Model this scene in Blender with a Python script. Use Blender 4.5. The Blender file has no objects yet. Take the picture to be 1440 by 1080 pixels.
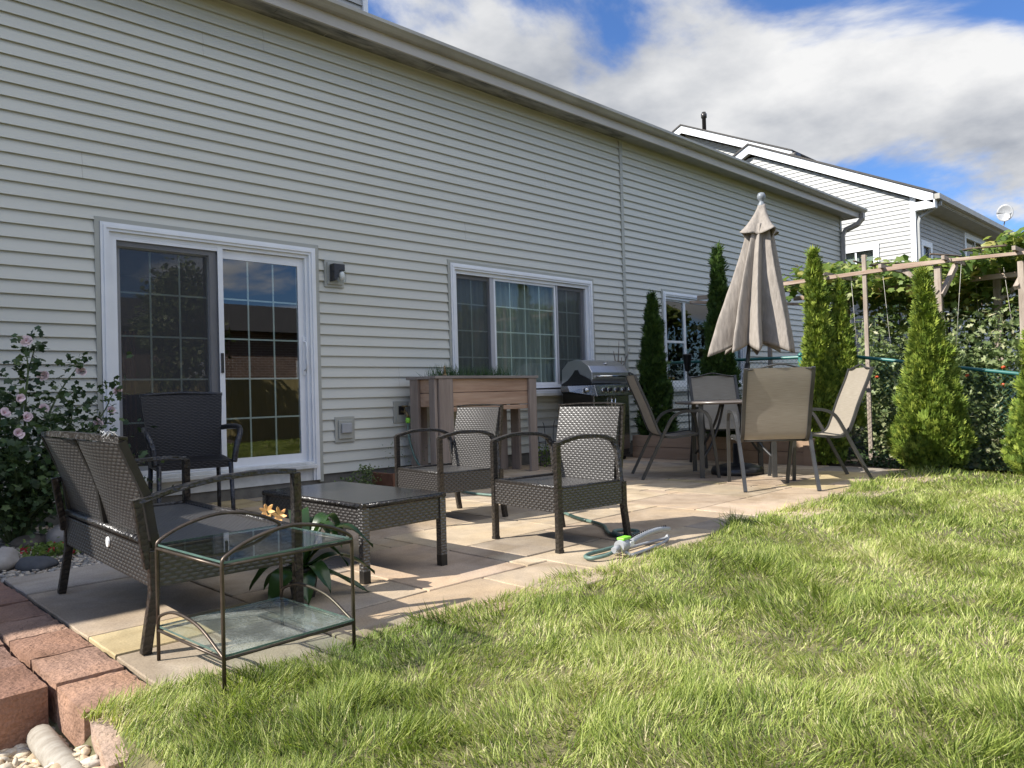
import bpy, math, random
import numpy as np
from mathutils import Vector, Matrix
R_ = math.radians
rng = np.random.default_rng(7)
random.seed(5)
scene = bpy.context.scene
col = bpy.context.collection

# ------------------------------------------------------------------ materials
def newmat(name):
    m = bpy.data.materials.new(name); m.use_nodes = True
    nt = m.node_tree
    b = nt.nodes["Principled BSDF"]
    return m, nt, b
def N(nt, t, **kw):
    n = nt.nodes.new(t)
    for k, v in kw.items():
        if k.startswith('i_'): n.inputs[k[2:].replace('_', ' ')].default_value = v
        else: setattr(n, k, v)
    return n
def L(nt, a, b): nt.links.new(a, b)
def ramp(nt, fac, stops):
    r = nt.nodes.new('ShaderNodeValToRGB')
    e = r.color_ramp.elements
    while len(e) < len(stops): e.new(.5)
    for i, (p, c) in enumerate(stops):
        e[i].position = p; e[i].color = (c[0], c[1], c[2], 1)
    L(nt, fac, r.inputs[0]); return r
def coords(nt, kind='Object', scale=(1, 1, 1)):
    tc = nt.nodes.new('ShaderNodeTexCoord'); mp = nt.nodes.new('ShaderNodeMapping')
    mp.inputs['Scale'].default_value = scale
    L(nt, tc.outputs[kind], mp.inputs[0]); return mp.outputs[0]
def noisemat(name, c1, c2, scale=5, rough=.6, stretch=(1, 1, 1), bump=0.0, bscale=None, metallic=0, spec=.5,
             detail=5, mid=(.3, .7), rvar=0.0, kind='Object', c3=None):
    m, nt, b = newmat(name)
    co = coords(nt, kind, stretch)
    n = N(nt, 'ShaderNodeTexNoise', i_Scale=scale, i_Detail=detail, i_Roughness=.6); L(nt, co, n.inputs['Vector'])
    stops = [(mid[0], c1), (mid[1], c2)]
    if c3: stops.append((min(1, mid[1] + .15), c3))
    r = ramp(nt, n.outputs[0], stops)
    L(nt, r.outputs[0], b.inputs['Base Color'])
    b.inputs['Roughness'].default_value = rough; b.inputs['Metallic'].default_value = metallic
    b.inputs['Specular IOR Level'].default_value = spec
    if rvar:
        mr = N(nt, 'ShaderNodeMapRange'); mr.inputs[3].default_value = rough - rvar; mr.inputs[4].default_value = rough + rvar
        L(nt, n.outputs[0], mr.inputs[0]); L(nt, mr.outputs[0], b.inputs['Roughness'])
    if bump:
        n2 = N(nt, 'ShaderNodeTexNoise', i_Scale=bscale or scale * 4, i_Detail=6); L(nt, co, n2.inputs['Vector'])
        bp = N(nt, 'ShaderNodeBump', i_Strength=bump, i_Distance=.01)
        L(nt, n2.outputs[0], bp.inputs['Height']); L(nt, bp.outputs[0], b.inputs['Normal'])
    return m
def leafmat(name, stops, trans=.3, rough=.45, spec=.4):
    m, nt, b = newmat(name)
    a = N(nt, 'ShaderNodeAttribute', attribute_name='rnd')
    r = ramp(nt, a.outputs['Fac'], stops)
    L(nt, r.outputs[0], b.inputs['Base Color'])
    b.inputs['Roughness'].default_value = rough; b.inputs['Specular IOR Level'].default_value = spec
    t = N(nt, 'ShaderNodeBsdfTranslucent'); hs = N(nt, 'ShaderNodeHueSaturation', i_Value=1.3, i_Saturation=1.1)
    L(nt, r.outputs[0], hs.inputs['Color']); L(nt, hs.outputs[0], t.inputs[0])
    mx = N(nt, 'ShaderNodeMixShader', i_Fac=trans)
    out = nt.nodes['Material Output']
    L(nt, b.outputs[0], mx.inputs[1]); L(nt, t.outputs[0], mx.inputs[2]); L(nt, mx.outputs[0], out.inputs[0])
    return m
def math_(nt, op, a, b=None, c=None):
    n = nt.nodes.new('ShaderNodeMath'); n.operation = op
    for i, v in enumerate((a, b, c)):
        if v is None: continue
        if isinstance(v, (int, float)): n.inputs[i].default_value = v
        else: L(nt, v, n.inputs[i])
    return n.outputs[0]
def wicker(name, c=(.035, .028, .025), c2=(.075, .062, .055), p=.020, q=.0085, rough=.32, holes=.0, spec=.6, bstr=.9, coat=0):
    """flat rattan strands woven over vertical stakes; UV is in metres"""
    m, nt, b = newmat(name)
    tc = nt.nodes.new('ShaderNodeUVMap'); tc.uv_map = 'UVMap'
    sp = nt.nodes.new('ShaderNodeSeparateXYZ'); L(nt, tc.outputs[0], sp.inputs[0])
    u, v = sp.outputs[0], sp.outputs[1]
    row = math_(nt, 'FLOOR', math_(nt, 'DIVIDE', v, q))
    ph = math_(nt, 'ADD', math_(nt, 'DIVIDE', u, 2 * p), math_(nt, 'MULTIPLY', row, .5))
    A = math_(nt, 'COSINE', math_(nt, 'MULTIPLY', ph, 2 * math.pi))
    over = math_(nt, 'POWER', math_(nt, 'MULTIPLY_ADD', A, .4999, .5), .38)
    fv = math_(nt, 'FRACT', math_(nt, 'DIVIDE', v, q))
    prof = math_(nt, 'POWER', math_(nt, 'SINE', math_(nt, 'MULTIPLY', fv, math.pi)), .7)
    strand = math_(nt, 'MULTIPLY', over, prof)
    stake = math_(nt, 'MULTIPLY', math_(nt, 'POWER', math_(nt, 'ABSOLUTE', math_(nt, 'COSINE', math_(nt, 'MULTIPLY', math_(nt, 'DIVIDE', u, p), math.pi))), .7), .42)
    h = math_(nt, 'MAXIMUM', strand, stake)
    bp = N(nt, 'ShaderNodeBump', i_Strength=bstr, i_Distance=.0035)
    L(nt, h, bp.inputs['Height']); L(nt, bp.outputs[0], b.inputs['Normal'])
    nz = N(nt, 'ShaderNodeTexNoise', i_Scale=60.0); L(nt, tc.outputs[0], nz.inputs['Vector'])
    f = math_(nt, 'MULTIPLY', h, math_(nt, 'MULTIPLY_ADD', nz.outputs[0], 1.0, .4))
    r = ramp(nt, f, [(.12, (c[0]*.25, c[1]*.25, c[2]*.25)), (.42, c), (.75, c2)])  # gaps in the weave darkened in the colour as crevice shade
    L(nt, r.outputs[0], b.inputs['Base Color'])
    b.inputs['Roughness'].default_value = rough; b.inputs['Specular IOR Level'].default_value = spec
    b.inputs['Coat Weight'].default_value = coat; b.inputs['Coat Roughness'].default_value = .40; b.inputs['Coat IOR'].default_value = 1.8; L(nt, bp.outputs[0], b.inputs['Coat Normal'])
    if holes:
        hole = math_(nt, 'LESS_THAN', h, holes)
        tr = nt.nodes.new('ShaderNodeBsdfTransparent'); mx = nt.nodes.new('ShaderNodeMixShader')
        L(nt, hole, mx.inputs[0]); L(nt, b.outputs[0], mx.inputs[1]); L(nt, tr.outputs[0], mx.inputs[2])
        L(nt, mx.outputs[0], nt.nodes['Material Output'].inputs[0])
    return m
def wrapmat(name, c=(.010, .009, .008), c2=(.042, .036, .032)):
    """frame members wrapped in overlapping flat strands; UV v runs along the member"""
    m, nt, b = newmat(name)
    tc = nt.nodes.new('ShaderNodeUVMap'); tc.uv_map = 'UVMap'
    sp = nt.nodes.new('ShaderNodeSeparateXYZ'); L(nt, tc.outputs[0], sp.inputs[0])
    nz = N(nt, 'ShaderNodeTexNoise', i_Scale=30.0); L(nt, tc.outputs[0], nz.inputs['Vector'])
    w = math_(nt, 'ADD', math_(nt, 'DIVIDE', sp.outputs[1], .022), math_(nt, 'MULTIPLY', sp.outputs[0], 14))
    w = math_(nt, 'ADD', w, math_(nt, 'MULTIPLY', nz.outputs[0], 2.2))
    h = math_(nt, 'FRACT', w)
    bp = N(nt, 'ShaderNodeBump', i_Strength=1.0, i_Distance=.006); L(nt, h, bp.inputs['Height']); L(nt, bp.outputs[0], b.inputs['Normal'])
    r = ramp(nt, h, [(0, c), (1, c2)]); L(nt, r.outputs[0], b.inputs['Base Color'])
    b.inputs['Roughness'].default_value = .33; b.inputs['Specular IOR Level'].default_value = .55
    return m
def glassmat(name, tint=(.8, .9, .88), ior=1.5, boost=1.0, rough=0.0):
    m, nt, b = newmat(name)
    tr = nt.nodes.new('ShaderNodeBsdfTransparent'); tr.inputs[0].default_value = (*tint, 1)
    gl = nt.nodes.new('ShaderNodeBsdfGlossy'); gl.inputs['Roughness'].default_value = rough
    fr = nt.nodes.new('ShaderNodeFresnel'); fr.inputs[0].default_value = ior
    geo = nt.nodes.new('ShaderNodeNewGeometry'); fb_ = math_(nt, 'MULTIPLY', fr.outputs[0], math_(nt, 'SUBTRACT', 1.0, geo.outputs['Backfacing']))
    f = math_(nt, 'MULTIPLY', fb_, boost); f2 = math_(nt, 'MINIMUM', f, 1.0)
    mx = nt.nodes.new('ShaderNodeMixShader')
    L(nt, f2, mx.inputs[0]); L(nt, tr.outputs[0], mx.inputs[1]); L(nt, gl.outputs[0], mx.inputs[2])
    L(nt, mx.outputs[0], nt.nodes['Material Output'].inputs[0])
    return m
def screenmat(name):
    m, nt, b = newmat(name)
    tr = nt.nodes.new('ShaderNodeBsdfTransparent')
    b.inputs['Base Color'].default_value = (.05, .052, .055, 1); b.inputs['Roughness'].default_value = .6
    mx = N(nt, 'ShaderNodeMixShader', i_Fac=.45)
    L(nt, tr.outputs[0], mx.inputs[1]); L(nt, b.outputs[0], mx.inputs[2]); L(nt, mx.outputs[0], nt.nodes['Material Output'].inputs[0])
    return m
def attrmat(name, rough=.85, bump=.4, bscale=25, dark=.75, streak=(1, 1, 1)):
    """stone whose own colour is stored per piece in the 'Col' attribute"""
    m, nt, b = newmat(name)
    a = N(nt, 'ShaderNodeAttribute', attribute_name='Col')
    co = coords(nt, 'Object', streak)
    n = N(nt, 'ShaderNodeTexNoise', i_Scale=6.0, i_Detail=8.0, i_Roughness=.65); L(nt, co, n.inputs['Vector'])
    n9 = N(nt, 'ShaderNodeTexNoise', i_Scale=1.7, i_Detail=5.0, i_Distortion=1.2); L(nt, co, n9.inputs['Vector']); r9 = ramp(nt, n9.outputs[0], [(.36, (.80, .77, .72)), (.5, (1, 1, 1)), (.68, (1.10, 1.05, .95))])
    n3 = N(nt, 'ShaderNodeTexNoise', i_Scale=140.0, i_Detail=3.0); L(nt, co, n3.inputs['Vector'])
    r = ramp(nt, n.outputs[0], [(.3, (dark, dark*.98, dark*.95)), (.7, (1.12, 1.1, 1.05))])
    r3 = ramp(nt, n3.outputs[0], [(.3, (.82, .82, .82)), (.7, (1.15, 1.15, 1.15))])
    mx = N(nt, 'ShaderNodeMix', data_type='RGBA', blend_type='MULTIPLY'); mx.inputs[0].default_value = 1
    L(nt, a.outputs['Color'], mx.inputs[6]); L(nt, r.outputs[0], mx.inputs[7])
    mx2 = N(nt, 'ShaderNodeMix', data_type='RGBA', blend_type='MULTIPLY'); mx2.inputs[0].default_value = 1
    L(nt, mx.outputs[2], mx2.inputs[6]); L(nt, r3.outputs[0], mx2.inputs[7])
    mx3 = N(nt, 'ShaderNodeMix', data_type='RGBA', blend_type='MULTIPLY'); mx3.inputs[0].default_value = 1
    L(nt, mx2.outputs[2], mx3.inputs[6]); L(nt, r9.outputs[0], mx3.inputs[7]); L(nt, mx3.outputs[2], b.inputs['Base Color'])
    b.inputs['Roughness'].default_value = rough; b.inputs['Specular IOR Level'].default_value = .3
    n2 = N(nt, 'ShaderNodeTexNoise', i_Scale=float(bscale), i_Detail=8.0); L(nt, co, n2.inputs['Vector'])
    bp = N(nt, 'ShaderNodeBump', i_Strength=bump, i_Distance=.012)
    L(nt, n2.outputs[0], bp.inputs['Height']); L(nt, bp.outputs[0], b.inputs['Normal'])
    return m

M = {}
M['siding'] = noisemat('sage_grey_vinyl_siding', (.505, .505, .45), (.555, .555, .50), scale=.9, rough=.42, stretch=(.4, 1, 3), bump=.06, bscale=90, spec=.45)
M['siding_far'] = noisemat('pale_grey_vinyl_siding', (.32, .325, .315), (.36, .365, .355), scale=1.2, rough=.5)
M['trim_grey'] = noisemat('sage_grey_trim', (.33, .335, .30), (.37, .375, .335), scale=3, rough=.45)
M['white'] = noisemat('white_vinyl_frame', (.68, .70, .73), (.76, .78, .80), scale=4, rough=.35, bump=.02)
M['white_dirty'] = noisemat('weathered_white_sill', (.50, .51, .50), (.68, .69, .68), scale=9, rough=.5)
M['fascia'] = noisemat('dusty_clay_fascia', (.42, .39, .355), (.56, .53, .49), scale=2.5, rough=.5, stretch=(.3, 1, 2))
M['gutter'] = noisemat('clay_aluminium_gutter', (.31, .295, .255), (.40, .385, .34), scale=3, rough=.4, spec=.5)
M['soffit'] = noisemat('clay_soffit', (.27, .265, .24), (.36, .35, .32), scale=4, rough=.6)
M['soffit_stain'] = noisemat('stained_soffit', (.10, .10, .095), (.34, .33, .31), scale=5, rough=.7, stretch=(.5, 2, 1), mid=(.35, .62))
M['downspout'] = noisemat('brown_grey_downspout', (.26, .24, .215), (.33, .305, .28), scale=4, rough=.4)
M['shingle'] = noisemat('dark_shingle', (.045, .042, .04), (.09, .085, .08), scale=30, rough=.9, bump=.4)
M['concrete'] = noisemat('dark_foundation_concrete', (.10, .095, .085), (.18, .17, .15), scale=8, rough=.9, bump=.3)
M['glass_door'] = glassmat('double_glazing', (.80, .84, .83), 1.5, 3.1)
M['glass_win'] = glassmat('window_glazing', (.86, .90, .88), 1.5, 1.3)
M['screen'] = screenmat('insect_screen')
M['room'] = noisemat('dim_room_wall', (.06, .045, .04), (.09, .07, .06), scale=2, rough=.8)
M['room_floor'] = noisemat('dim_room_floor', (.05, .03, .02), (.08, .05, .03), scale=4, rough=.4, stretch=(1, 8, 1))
M['curtain'] = noisemat('sheer_curtain', (.26, .285, .27), (.38, .40, .385), scale=6, rough=.8, stretch=(6, 1, .3))
M['wine_cloth'] = noisemat('wine_red_curtain', (.10, .02, .025), (.16, .04, .04), scale=6, rough=.8, stretch=(6, 1, .3))
M['muntin'] = noisemat('white_grille_bar', (.62, .68, .66), (.68, .73, .71), scale=5, rough=.4)
M['frame_grey'] = noisemat('grey_screen_frame', (.36, .36, .38), (.42, .42, .44), scale=5, rough=.45)  # one grey tone for the screened sashes and stiles
M['black_plastic'] = noisemat('black_plastic', (.012, .012, .014), (.025, .025, .028), scale=8, rough=.35)
M['clear_lamp'] = glassmat('clear_lamp_glass', (.93, .95, .95), 1.45, 1.6, .05)
M['frost'] = noisemat('frosted_bulb', (.7, .7, .68), (.8, .8, .78), scale=5, rough=.3)
M['wicker'] = wicker('dark_brown_wicker', c=(.012,.010,.009), c2=(.036,.030,.027), p=.0185, q=.0138, rough=.46, spec=.8, bstr=1.0, coat=.75)
M['wicker_open'] = wicker('dark_brown_wicker_open', c=(.014,.0115,.010), c2=(.038,.032,.029), p=.0185, q=.0138, rough=.44, spec=.6, holes=.05, coat=.45)
M['wicker_black'] = wicker('charcoal_wicker', c=(.007, .007, .009), c2=(.018, .017, .021), p=.020, q=.012, rough=.45, spec=.35)
M['wrap'] = wrapmat('strand_wrapped_frame')
M['wrap_black'] = wrapmat('charcoal_wrapped_frame', (.010, .010, .012), (.03, .03, .034))
M['legcap'] = noisemat('black_leg_cap', (.012, .011, .01), (.02, .018, .016), scale=20, rough=.4)
M['black_glass'] = noisemat('black_table_glass', (.016, .015, .014), (.03, .028, .026), scale=2.2, rough=.16, spec=.5, rvar=.06)
M['bronze'] = noisemat('bronze_wire', (.055, .042, .032), (.11, .085, .065), scale=25, rough=.4, metallic=.6)
M['table_glass'] = glassmat('green_edge_glass', (.87, .92, .90), 1.5, 1.3)
M['dusty_glass'] = None
M['cedar_face'] = noisemat('warm_cedar_board', (.36, .22, .14), (.52, .36, .25), scale=3, rough=.7, stretch=(.5, 3, 6), bump=.3, bscale=14)
M['cedar_grey'] = noisemat('weathered_cedar', (.20, .155, .125), (.33, .27, .225), scale=5, rough=.8, stretch=(4, 4, .35), bump=.4, bscale=18)
M['rim_wood'] = noisemat('grey_rim_board', (.20, .17, .15), (.30, .26, .23), scale=5, rough=.8, stretch=(.4, 4, 4), bump=.3, bscale=18)
M['soil'] = noisemat('dark_soil', (.02, .015, .01), (.05, .036, .025), scale=30, rough=.95, bump=.6)
M['stainless'] = noisemat('stainless_steel', (.36, .36, .36), (.45, .45, .45), scale=3, rough=.25, metallic=1, stretch=(1, 1, 20), rvar=.06)
M['stainless_lid'] = noisemat('brushed_lid_steel', (.44, .44, .445), (.52, .52, .525), scale=3, rough=.33, metallic=.9, stretch=(20, 1, 1), rvar=.06)
M['black_enamel'] = noisemat('black_enamel', (.012, .012, .012), (.02, .02, .02), scale=6, rough=.3)
M['cart_dark'] = noisemat('dark_cart_steel', (.05, .048, .045), (.075, .07, .065), scale=3, rough=.35, metallic=.6)
M['chrome'] = noisemat('chrome_knob', (.7, .7, .7), (.8, .8, .8), scale=3, rough=.12, metallic=1)
M['gunmetal'] = noisemat('gunmetal_tube', (.045, .045, .045), (.07, .07, .068), scale=8, rough=.38, metallic=.3)
def slingmat(name, a, b2, tr):
    m, nt, b = newmat(name)
    co = coords(nt, 'UV', (1, 1, 1))
    w = N(nt, 'ShaderNodeTexNoise', i_Scale=60.0); mp = N(nt, 'ShaderNodeMapping'); mp.inputs['Scale'].default_value = (.15, 4, 1)
    L(nt, co, mp.inputs[0]); L(nt, mp.outputs[0], w.inputs['Vector'])
    r = ramp(nt, w.outputs[0], [(.3, a), (.7, b2)]); L(nt, r.outputs[0], b.inputs['Base Color'])
    b.inputs['Roughness'].default_value = .7
    t = N(nt, 'ShaderNodeBsdfTranslucent'); L(nt, r.outputs[0], t.inputs[0])
    mx = N(nt, 'ShaderNodeMixShader', i_Fac=tr); L(nt, b.outputs[0], mx.inputs[1]); L(nt, t.outputs[0], mx.inputs[2])
    L(nt, mx.outputs[0], nt.nodes['Material Output'].inputs[0]); return m
M['sling'] = slingmat('taupe_sling_mesh', (.30, .26, .205), (.38, .335, .27), .22)
M['canvas'] = noisemat('taupe_umbrella_canvas', (.215, .19, .165), (.31, .275, .24), scale=14, rough=.9, stretch=(3, 3, .7), bump=.8, bscale=9)
M['finial'] = noisemat('grey_finial', (.16, .18, .20), (.22, .24, .26), scale=6, rough=.45)
M['table_top'] = noisemat('brown_glass_tabletop', (.10, .085, .075), (.15, .13, .115), scale=4, rough=.25)
M['composite'] = noisemat('tan_composite_board', (.27, .175, .11), (.36, .245, .16), scale=3, rough=.7, stretch=(6, .5, 6), bump=.1)
M['green_vinyl'] = noisemat('green_vinyl_pipe', (.02, .11, .10), (.035, .16, .14), scale=10, rough=.35)
M['green_wire'] = noisemat('green_vinyl_wire', (.025, .09, .08), (.04, .13, .115), scale=10, rough=.45)
M['old_wood'] = noisemat('weathered_lumber', (.22, .17, .135), (.40, .34, .28), scale=6, rough=.85, stretch=(3, 3, .5), bump=.5, bscale=20)
M['old_wood_h'] = noisemat('weathered_red_lumber', (.26, .17, .12), (.42, .34, .27), scale=5, rough=.85, stretch=(4, .5, 4), bump=.4, bscale=20)
M['twine'] = noisemat('pale_twine', (.45, .43, .38), (.55, .52, .47), scale=10, rough=.9)
M['bark'] = noisemat('brown_bark', (.07, .05, .035), (.14, .105, .075), scale=14, rough=.9, bump=.6)
M['dead_wood'] = noisemat('pale_dead_wood', (.22, .19, .16), (.32, .28, .24), scale=14, rough=.9)
M['stem_green'] = noisemat('green_stem', (.06, .09, .03), (.10, .14, .05), scale=20, rough=.7)
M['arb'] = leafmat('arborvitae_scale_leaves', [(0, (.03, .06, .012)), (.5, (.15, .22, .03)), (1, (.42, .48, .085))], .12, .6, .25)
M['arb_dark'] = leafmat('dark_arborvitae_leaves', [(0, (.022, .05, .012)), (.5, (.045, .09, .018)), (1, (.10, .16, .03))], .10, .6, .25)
M['hib_leaf'] = leafmat('hibiscus_leaves', [(0, (.022, .045, .016)), (.6, (.045, .08, .028)), (1, (.085, .13, .04))], .25)
M['grape_leaf'] = leafmat('grape_leaves', [(0, (.08, .14, .03)), (.6, (.20, .27, .065)), (.9, (.36, .39, .12)), (1, (.36, .27, .09))], .4)
M['tomato_leaf'] = leafmat('tomato_leaves', [(0, (.07, .11, .04)), (.5, (.20, .26, .10)), (.9, (.38, .43, .21)), (1, (.50, .48, .30))], .35)
M['chive'] = leafmat('chive_blades', [(0, (.03, .07, .02)), (1, (.08, .14, .05))], .2)
M['broad_leaf'] = leafmat('glossy_broad_leaves', [(0, (.02, .05, .014)), (.6, (.04, .085, .02)), (1, (.07, .12, .03))], .25, .28, .6)
M['grass'] = leafmat('lawn_grass_blades', [(0, (.05, .078, .014)), (.3, (.175, .24, .04)), (.55, (.37, .43, .10)), (.75, (.55, .59, .21)), (.86, (.58, .53, .27)), (1, (.68, .60, .40))], .35, .55, .3)
M['petal'] = noisemat('pale_pink_petal', (.70, .54, .58), (.80, .70, .73), scale=40, rough=.7)
M['petal_mid'] = noisemat('rose_petal_centre', (.45, .06, .12), (.55, .12, .2), scale=40, rough=.7)
M['petal_orange'] = noisemat('orange_yellow_petal', (.75, .33, .10), (.85, .55, .18), scale=60, rough=.6)
M['petal_red'] = noisemat('red_petal', (.35, .02, .03), (.5, .04, .05), scale=40, rough=.6)
M['tomato'] = noisemat('ripe_tomato', (.55, .06, .02), (.6, .12, .03), scale=20, rough=.3)
M['patio'] = attrmat('sandstone_paver', .8, .35, 10, .80)
M['block'] = attrmat('tumbled_concrete_block', .92, .9, 60, .7)
M['gravel'] = attrmat('river_pebble', .7, .2, 60, .85)
M['joint'] = noisemat('dark_joint_sand', (.018, .015, .012), (.05, .04, .03), scale=40, rough=.95)
M['ground'] = noisemat('thatch_and_soil', (.06, .06, .022), (.20, .17, .085), scale=9, rough=.95, bump=.5, bscale=60, c3=(.22, .19, .10))
M['mulch'] = noisemat('dark_mulch', (.02, .014, .010), (.06, .042, .030), scale=50, rough=.95, bump=.9, bscale=90)
M['driftwood'] = noisemat('bleached_timber', (.22, .19, .15), (.36, .33, .28), scale=9, rough=.8, stretch=(1, 4, 4), bump=.3)
M['rock_dark'] = noisemat('dark_blue_cobble', (.035, .038, .044), (.075, .08, .088), scale=7, rough=.75, bump=.2)
M['rock_pale'] = noisemat('pale_fieldstone', (.20, .18, .16), (.38, .355, .33), scale=6, rough=.8, bump=.3, c3=(.42, .27, .18))
M['rock_grey'] = noisemat('grey_fieldstone', (.16, .15, .14), (.30, .28, .27), scale=8, rough=.85, bump=.4)
M['rock_brown'] = noisemat('brown_fieldstone', (.10, .085, .07), (.18, .155, .13), scale=8, rough=.85, bump=.4)
M['rust_wood'] = noisemat('red_brown_edging', (.13, .055, .03), (.20, .09, .05), scale=9, rough=.75, bump=.3)
M['grey_plastic'] = noisemat('grey_plastic', (.28, .29, .30), (.36, .37, .38), scale=6, rough=.4)
M['lime_plastic'] = noisemat('lime_plastic', (.20, .55, .04), (.26, .62, .06), scale=6, rough=.4)
M['white_plastic'] = noisemat('white_plastic', (.66, .66, .66), (.74, .74, .74), scale=6, rough=.4)
M['hose'] = noisemat('pale_green_hose', (.07, .125, .105), (.13, .20, .17), scale=16, rough=.5)
M['hose_dark'] = noisemat('dark_green_hose', (.012, .03, .025), (.02, .045, .038), scale=16, rough=.45)
M['brass'] = noisemat('dull_brass', (.16, .12, .06), (.24, .18, .09), scale=10, rough=.45, metallic=.7)
M['blue_paper'] = noisemat('bright_blue_wrapper', (.04, .16, .60), (.08, .24, .75), scale=12, rough=.4)
M['clay_pot'] = noisemat('dark_plastic_pot', (.05, .05, .05), (.08, .08, .08), scale=12, rough=.6)
def brickmat():
    m, nt, b = newmat('brown_brick')
    co = coords(nt, 'Object', (1, 1, 1))
    sp = nt.nodes.new('ShaderNodeSeparateXYZ'); L(nt, co, sp.inputs[0]); cb = nt.nodes.new('ShaderNodeCombineXYZ')
    L(nt, sp.outputs[0], cb.inputs[0]); L(nt, sp.outputs[2], cb.inputs[1])
    br = nt.nodes.new('ShaderNodeTexBrick'); L(nt, cb.outputs[0], br.inputs[0])
    br.inputs['Scale'].default_value = 1.0; br.inputs['Brick Width'].default_value = .30; br.inputs['Row Height'].default_value = .10
    br.inputs['Mortar Size'].default_value = .009
    br.inputs['Color1'].default_value = (.30, .19, .14, 1); br.inputs['Color2'].default_value = (.19, .12, .09, 1); br.inputs['Mortar'].default_value = (.55, .50, .45, 1)
    L(nt, br.outputs[0], b.inputs['Base Color']); b.inputs['Roughness'].default_value = .9; return m
M['brick'] = brickmat()
M['fence_wood'] = noisemat('honey_fence_board', (.50, .40, .17), (.66, .54, .26), scale=3, rough=.8, stretch=(8, 1, .5))
def dusty():
    m, nt, b = newmat('dusty_table_glass')
    tr = nt.nodes.new('ShaderNodeBsdfTransparent'); tr.inputs[0].default_value = (.90, .94, .92, 1)
    gl = nt.nodes.new('ShaderNodeBsdfGlossy'); gl.inputs['Roughness'].default_value = .03
    fr = nt.nodes.new('ShaderNodeFresnel'); fr.inputs[0].default_value = 1.5
    mx = nt.nodes.new('ShaderNodeMixShader'); geo = nt.nodes.new('ShaderNodeNewGeometry'); L(nt, math_(nt, 'MULTIPLY', fr.outputs[0], math_(nt, 'SUBTRACT', 1.0, geo.outputs['Backfacing'])), mx.inputs[0]); L(nt, tr.outputs[0], mx.inputs[1]); L(nt, gl.outputs[0], mx.inputs[2])
    co = coords(nt, 'Object', (1, 1, 1))
    n = N(nt, 'ShaderNodeTexNoise', i_Scale=190.0, i_Detail=4.0); L(nt, co, n.inputs['Vector'])
    n2 = N(nt, 'ShaderNodeTexNoise', i_Scale=7.0, i_Detail=4.0); L(nt, co, n2.inputs['Vector'])
    f = math_(nt, 'MULTIPLY', n.outputs[0], n2.outputs[0])
    mr = N(nt, 'ShaderNodeMapRange'); mr.inputs[1].default_value = .22; mr.inputs[2].default_value = .40; mr.inputs[3].default_value = .06; mr.inputs[4].default_value = .30
    L(nt, f, mr.inputs[0])
    b.inputs['Base Color'].default_value = (.48, .50, .46, 1); b.inputs['Roughness'].default_value = .8
    m2 = nt.nodes.new('ShaderNodeMixShader'); L(nt, mr.outputs[0], m2.inputs[0]); L(nt, mx.outputs[0], m2.inputs[1]); L(nt, b.outputs[0], m2.inputs[2])
    L(nt, m2.outputs[0], nt.nodes['Material Output'].inputs[0]); return m
M['dusty_glass'] = dusty()
M['glass_edge'] = noisemat('green_glass_edge', (.06, .11, .095), (.12, .20, .175), scale=9, rough=.15)

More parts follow.
